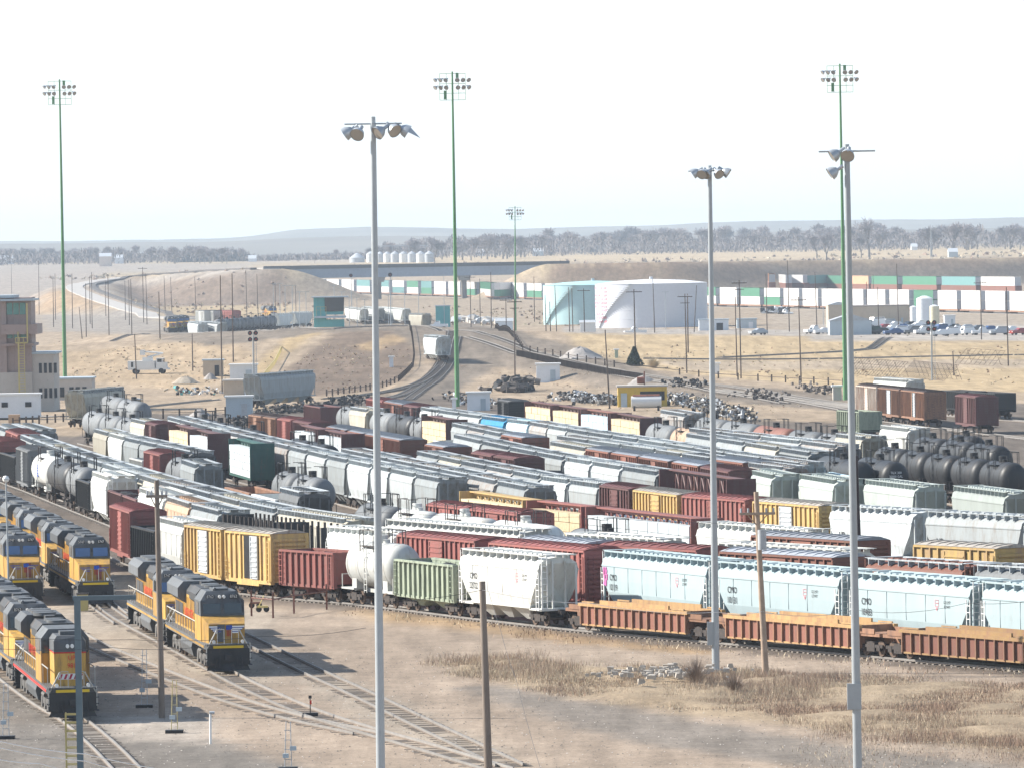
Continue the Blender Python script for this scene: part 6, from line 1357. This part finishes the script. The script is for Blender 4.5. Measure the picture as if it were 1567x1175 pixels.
for x,y,h,w,l in((1065,1050,1.9,1.1,'dark leafless bush on the bank left of the short grey pole'),(1125,1062,1.2,.9,'low brown bush right of the short grey pole')):
    V,Fc=shrubmesh(420,h,w*1.25,x,.012); X,Y=at(x,y,0); root=empty('dead_bush',(X,Y,.2),0,l,'bush'); link('branches',npmesh('branches',V,Fc,g3),root)
# loose stones and litter
rr=np.random.default_rng(77); n=9000; P0=at(-40,1190,0); X=rr.uniform(-45,35,n); Y=rr.uniform(318,425,n); q=rr.uniform(.012,.05,n)[:,None,None]*np.array([1,.9,.7]); base=np.stack([X,Y,np.full(n,.02)],-1)[:,None,:]; T=np.array([[1,1,0],[-1,1,0],[-1,-1,0],[1,-1,0],[0,0,1.3]]); V=base+T[None]*q*rr.uniform(.7,1.3,(n,5,1)); o5=(np.arange(n)*5)[:,None,None]; Fc=(o5+np.array([[0,1,4],[1,2,4],[2,3,4],[3,0,4]])[None]).reshape(-1,3)
o=link('loose_stones',npmesh('loose_stones',V.reshape(-1,3),Fc,[mat('dark stone',(.13,.115,.10),.9,.3,obj=0),mat('pale stone',(.42,.38,.34),.9,.3,obj=0)],np.repeat((rr.random(n)<.3).astype(int),4))); tag(o,'loose stones scattered over the bare ground',None,None,'stuff')
# scrub and tussocks on the banks and fields
def scrub(poly,n,s0,s1,mix,seed,label):
    r=np.random.default_rng(seed); P_=np.array(poly,float); x0,y0=P_.min(0); x1,y1=P_.max(0); px=r.uniform(x0,x1,n*3); py=r.uniform(y0,y1,n*3); m=np.zeros(n*3,bool)
    for i in range(len(P_)):
        a,b_=P_[i],P_[(i+1)%len(P_)]
        if a[1]==b_[1]: continue
        m^=((a[1]>py)!=(b_[1]>py))&(px<(b_[0]-a[0])*(py-a[1])/(b_[1]-a[1])+a[0])
    m&=r.random(n*3)<.25+.75*(wob(px,py*3,seed+1,.06)>.1); px,py=px[m][:n],py[m][:n]; n=len(px)
    u=(px-CX)/F; v=(CY-py)/F; a=u*math.cos(ROLL)+v*math.sin(ROLL); b_=-u*math.sin(ROLL)+v*math.cos(ROLL); dy=math.cos(PITCH)+b_*math.sin(PITCH); dz=b_*math.cos(PITCH)-math.sin(PITCH); z=np.zeros(n)
    for _ in range(16): t=(z-H0)/dz; z=.5*z+.5*height(a*t,dy*t)
    t=(z-H0)/dz; X,Y=a*t,dy*t; Z=height(X,Y); K=6; q=r.uniform(s0,s1,n)
    c=np.stack([X,Y,Z],-1)[:,None,None,:]; T=r.normal(0,.5,(n,K,3,3))*np.array([1,1,.35]); T[:,:,2,2]+=r.uniform(.5,1.1,(n,K)); T[...,2]=np.abs(T[...,2]); T[:,:,:2,2]*=.2
    V=c+T*q[:,None,None,None]; o=link('dry_scrub',npmesh('dry_scrub',V.reshape(-1,3),np.arange(n*K*3).reshape(-1,3),[g1,g2,g3],np.repeat(r.choice(3,n,p=mix),K))); tag(o,label,'scrub',None,'stuff')
scrub([(850,404),(1600,396),(1600,434),(830,434)],1500,.5,1.4,(.35,.5,.15),51,'brown scrub on the embankment right of the bridge')
scrub([(165,430),(408,414),(450,440),(440,470),(240,482),(200,462)],700,.4,1.1,(.35,.5,.15),52,'brown scrub on the hillside inside the loop road')
scrub([(60,424),(600,405),(1600,384),(1600,398),(850,404),(60,432)],900,.8,2.2,(.5,.4,.1),53,'low brush in the far fields below the tree belt')
scrub([(860,508),(1600,504),(1600,590),(1250,585),(1050,570),(900,545)],500,.12,.35,(.75,.25,0),54,'dry tussocks in the golden right-hand field')
scrub([(395,604),(440,560),(520,512),(600,508),(636,540),(620,582),(560,600)],350,.12,.3,(.5,.4,.1),55,'small weeds on the brown hump mound')
scrub([(80,520),(390,515),(430,540),(340,600),(100,590)],350,.12,.35,(.75,.25,0),56,'dry weeds on the sand at left')
scrub([(700,560),(1240,612),(1240,636),(1000,636),(760,612)],350,.08,.25,(.5,.3,.2),57,'small weeds and litter on the sand behind the lumber cars')
scrub([(430,470),(830,470),(900,500),(640,498),(450,494)],350,.3,.8,(.5,.4,.1),58,'weeds beyond the hump before the container train')
# evergreen
EVG=mat('dark evergreen needles',(.035,.05,.03),.9,.4,scale=1.5); BARK=mat('grey bark',(.16,.135,.115),.9,.25,scale=2)
X,Y,Z=atg(971,560); s=F/Y; r=np.random.default_rng(9); n=5200; hh=27/s*1.0; t_=r.random(n)**.7; A=r.uniform(0,2*math.pi,n); Rm=(1-t_)*17/s*(.75+.25*np.sin(A*5+t_*9)); R_=Rm*r.random(n)**.4; c=np.stack([R_*np.cos(A),R_*np.sin(A),t_*hh],-1); V=c[:,None,:]+r.normal(0,.17,(n,3,3))
root=empty('evergreen_tree',(X,Y,Z),0,'dark spreading evergreen standing alone before the white storage tank','tree'); link('crown',npmesh('crown',V.reshape(-1,3),np.arange(3*n).reshape(-1,3),EVG),root); b=MB(); b.tube((0,0,-.3),(0,0,hh*.9),.2,.04,8); b.build('trunk',BARK,root)
X,Y,Z=atg(1000,563); V,Fc=shrubmesh(500,2.2,1.8,77,.05); root=empty('dry_bush',(X,Y,Z),0,'small tan bush right of the dark evergreen','bush'); link('branches',npmesh('branches',V,Fc,g1),root)
# bare trees
TW=mat('bare twigs',(.25,.22,.22),.95,.3,scale=.3,obj=.14)
def baretree(h,w,seed,fine=700,low=.2,tw=.04):
    r=random.Random(seed); trunk=MB(); segs=[]; tips=[]
    def grow(p,d,l,rad,k):
        q=p+d*l; trunk.tube(p,q,rad,rad*.65,5 if k<2 else 3,caps=False,smooth=False)
        if k>=4: tips.append((q,d)); return
        for i in range(3 if k<3 else 2):
            a=r.uniform(0,2*math.pi); sp=r.uniform(.35,.85); e=Vector((math.cos(a)*sp,math.sin(a)*sp,r.uniform(.35,1.))); nd=(d*.7+e*.75).normalized(); grow(q,nd,l*r.uniform(.62,.85),rad*.58,k+1)
        tips.append((q,d))
    grow(Vector((0,0,-.5)),Vector((0,0,1)),h*.24,h*.026,0)
    mx=max(t[0].z for t in tips); kx=w/2/max(abs(t[0].x) for t in tips)
    rr=np.random.default_rng(seed); V=[]
    T=np.array([[t[0].x,t[0].y,t[0].z] for t in tips]); idx=rr.integers(0,len(T),fine); base=T[idx]; dirv=rr.normal(0,1,(fine,3)); dirv[:,2]=np.abs(dirv[:,2])*1.1; dirv/=np.linalg.norm(dirv,axis=1)[:,None]; Ln=rr.uniform(.06,.16,fine)*h
    e=base+dirv*Ln[:,None]; side=np.cross(dirv,rr.normal(0,1,(fine,3))); side/=np.linalg.norm(side,axis=1)[:,None]+1e-6; side*=tw*h/15
    V=np.stack([base-side,base+side,e+side*2.2,e-side*2.2],1).reshape(-1,3)
    me=npmesh('crown',V,np.arange(len(V)).reshape(-1,4),TW); return [('trunk',fixn(trunk.mesh('trunk',BARK)),(0,0,0),0,[],None),('crown',me,(0,0,0),0,[],None)],mx
TP=[baretree(15,13,s_,fine=650) for s_ in(1,2,3,4,5,6)]+[baretree(15,12,s_,fine=350,tw=.035) for s_ in(11,12)]
tr=random.Random(21); nt_=0
belt=[(-40,378,403),(100,379,404),(250,376,404),(380,380,404),(395,393,405),(470,388,404),(620,372,402),(640,362,402),(700,356,400),(760,360,398),(860,352,392),(900,350,390),(1000,348,388),(1100,349,388),(1200,347,387),(1300,345,386),(1400,343,385),(1600,340,383)]
BT=[(a,b_) for a,b_,c in belt]; BB=[(a,c) for a,b_,c in belt]
trees=[]
for i in range(230):
    x=tr.uniform(-40,1600)
    if 380<x<560 and tr.random()<.8: continue
    yb=row_y(BB,x)-tr.uniform(0,5)*(1 if x>560 else .8); trees.append((x,yb,(row_y(BB,x)-row_y(BT,x))*tr.uniform(.5,.88)))
big=[(1330,388,52,6),(1265,401,40,7),(1425,386,40,2),(1250,388,34,1),(665,400,34,3),(1318,388,30,4),(1460,386,44,0)]
for i,(x,yb,hp) in enumerate(trees):
    X,Y,Z=atg(x,max(yb,row_y([(-40,394),(1600,372)],x)+4)); Y=min(Y,6200) if Y>6200 else Y
    X,_,_=zat(x,yb,Y); Z=hgt(X,Y); P_,mx=TP[tr.randrange(6)]; s=F/Y; k=hp/s/mx
    wh='along the left horizon' if x<400 else 'left of the middle horizon' if x<800 else 'behind the storage tanks' if x<1100 else 'along the right horizon'
    r=empty('bare_tree',(X,Y,Z),tr.uniform(0,6.28),'leafless grey-brown tree in the belt '+wh,'tree','bare trees in the belt '+wh); r.scale=(k*tr.uniform(1.1,1.6),k*1.3,k); place(P_,r)
for i,(x,yb,hp,t) in enumerate(big):
    X,Y,Z=atg(x,yb); Y=min(Y,4600); X,_,_=zat(x,yb,Y); Z=hgt(X,Y); P_,mx=TP[t]; k=hp/(F/Y)/mx
    r=empty('bare_tree',(X,Y,Z),i*1.1,['tallest bare tree on the right horizon','wide bare tree standing in the field before the right tree belt','tall bare tree at the right end of the belt','round bare tree left of the right green mast','tall tree right of the grain bins','bare tree just left of the tallest right tree','bare tree at the right frame edge of the belt'][i],'tree'); r.scale=(k*1.1,k*1.1,k); place(P_,r)
# far-off wood behind the belt: one mass
V=[]; rr=np.random.default_rng(31)
n=90000; x=rr.uniform(-400,2000,n); 
yt=np.interp(x,[a for a,_ in BT],[b_ for _,b_ in BT]); yb=np.interp(x,[a for a,_ in BB],[b_ for _,b_ in BB])
hump=.5+.28*np.sin(x*.11)+.22*np.sin(x*.043+1)+.15*np.sin(x*.31); D=rr.uniform(5200,6600,n); s=F/D; Xw=(x-CX)/s; top_=(yb-yt)*(.4+.38*hump)/s; top_=np.where((x>385)&(x<590),top_*.35,top_); zz=12+rr.random(n)**.8*top_; q=rr.normal(0,1,(n,3,3))*np.array([.5,1.,1.3]); V=np.stack([Xw,D,zz],-1)[:,None,:]+q
o=link('far_woodland',npmesh('far_woodland',V.reshape(-1,3),np.arange(3*n).reshape(-1,3),mat('far wood twig brown',(.135,.115,.11),.95,.2,scale=.02,obj=0))); tag(o,'distant leafless woodland behind the tree belt','woodland',None,'stuff')  # plain dark brown for the whole wood
# a few far houses and farm sheds
for x0,x1,yb,hp,m,l in((0,20,405,9,WHB,'long white farm shed at the far left'),(152,170,408,15,mat('pale pink wall',(.6,.5,.42),.8),'pale pink farm house left, among distant trees'),(175,188,404,9,WHB,'white house beside the pale pink farm house'),(215,224,398,8,WHB,'small white house, first left of the dark hedge'),(236,246,397,9,WHB,'small white house in the middle of the left trees'),(275,283,395,8,WHB,'small white house at the end of the dark hedge'),(340,350,396,10,WHB,'white grain leg near the dark hedge'),(815,832,392,7,GRB,'pale shed before the middle woods'),(1452,1466,394,8,GRB,'pale blue shed at the far right'),(1395,1404,383,5,WHB,'tiny white house in the right woods'),(380,392,401,5,WHB,'tiny shed in the left field'),(730,742,392,6,WHB,'white shed left of the middle woods')):
    wbox('farm_building',m,x0,x1,yb,hp,12,l,'farm building',roof='gablex')
HB=mat('dark hedge',(.05,.055,.06),.95,.3,obj=0); rr=np.random.default_rng(5); n=5000; x=rr.uniform(272,390,n); X,Y,Z=atg(330,401); s=F/Y; V=np.stack([(x-CX)/s,np.full(n,Y)+rr.normal(0,10,n),Z+rr.random(n)*8/s],-1)[:,None,:]+rr.normal(0,.9,(n,3,3)); o=link('dark_hedge',npmesh('dark_hedge',V.reshape(-1,3),np.arange(3*n).reshape(-1,3),HB)); tag(o,'dark evergreen windbreak hedge at the left horizon','hedge')
# lattice radio tower at right
X,Y,Z=atg(1426,436); s=F/Y; b=MB(); H_=85/s
for dx_ in(-.5,.5): b.tube((dx_,0,0),(dx_*.6,0,H_),.1,n=4)
for k in range(30): b.tube((-.5,0,k*H_/30),(.5,0,(k+1)*H_/30),.05,n=3)
tag(b.build('radio_mast',POLEG,None,(X,Y,Z)),'thin lattice radio mast above the silos','mast')
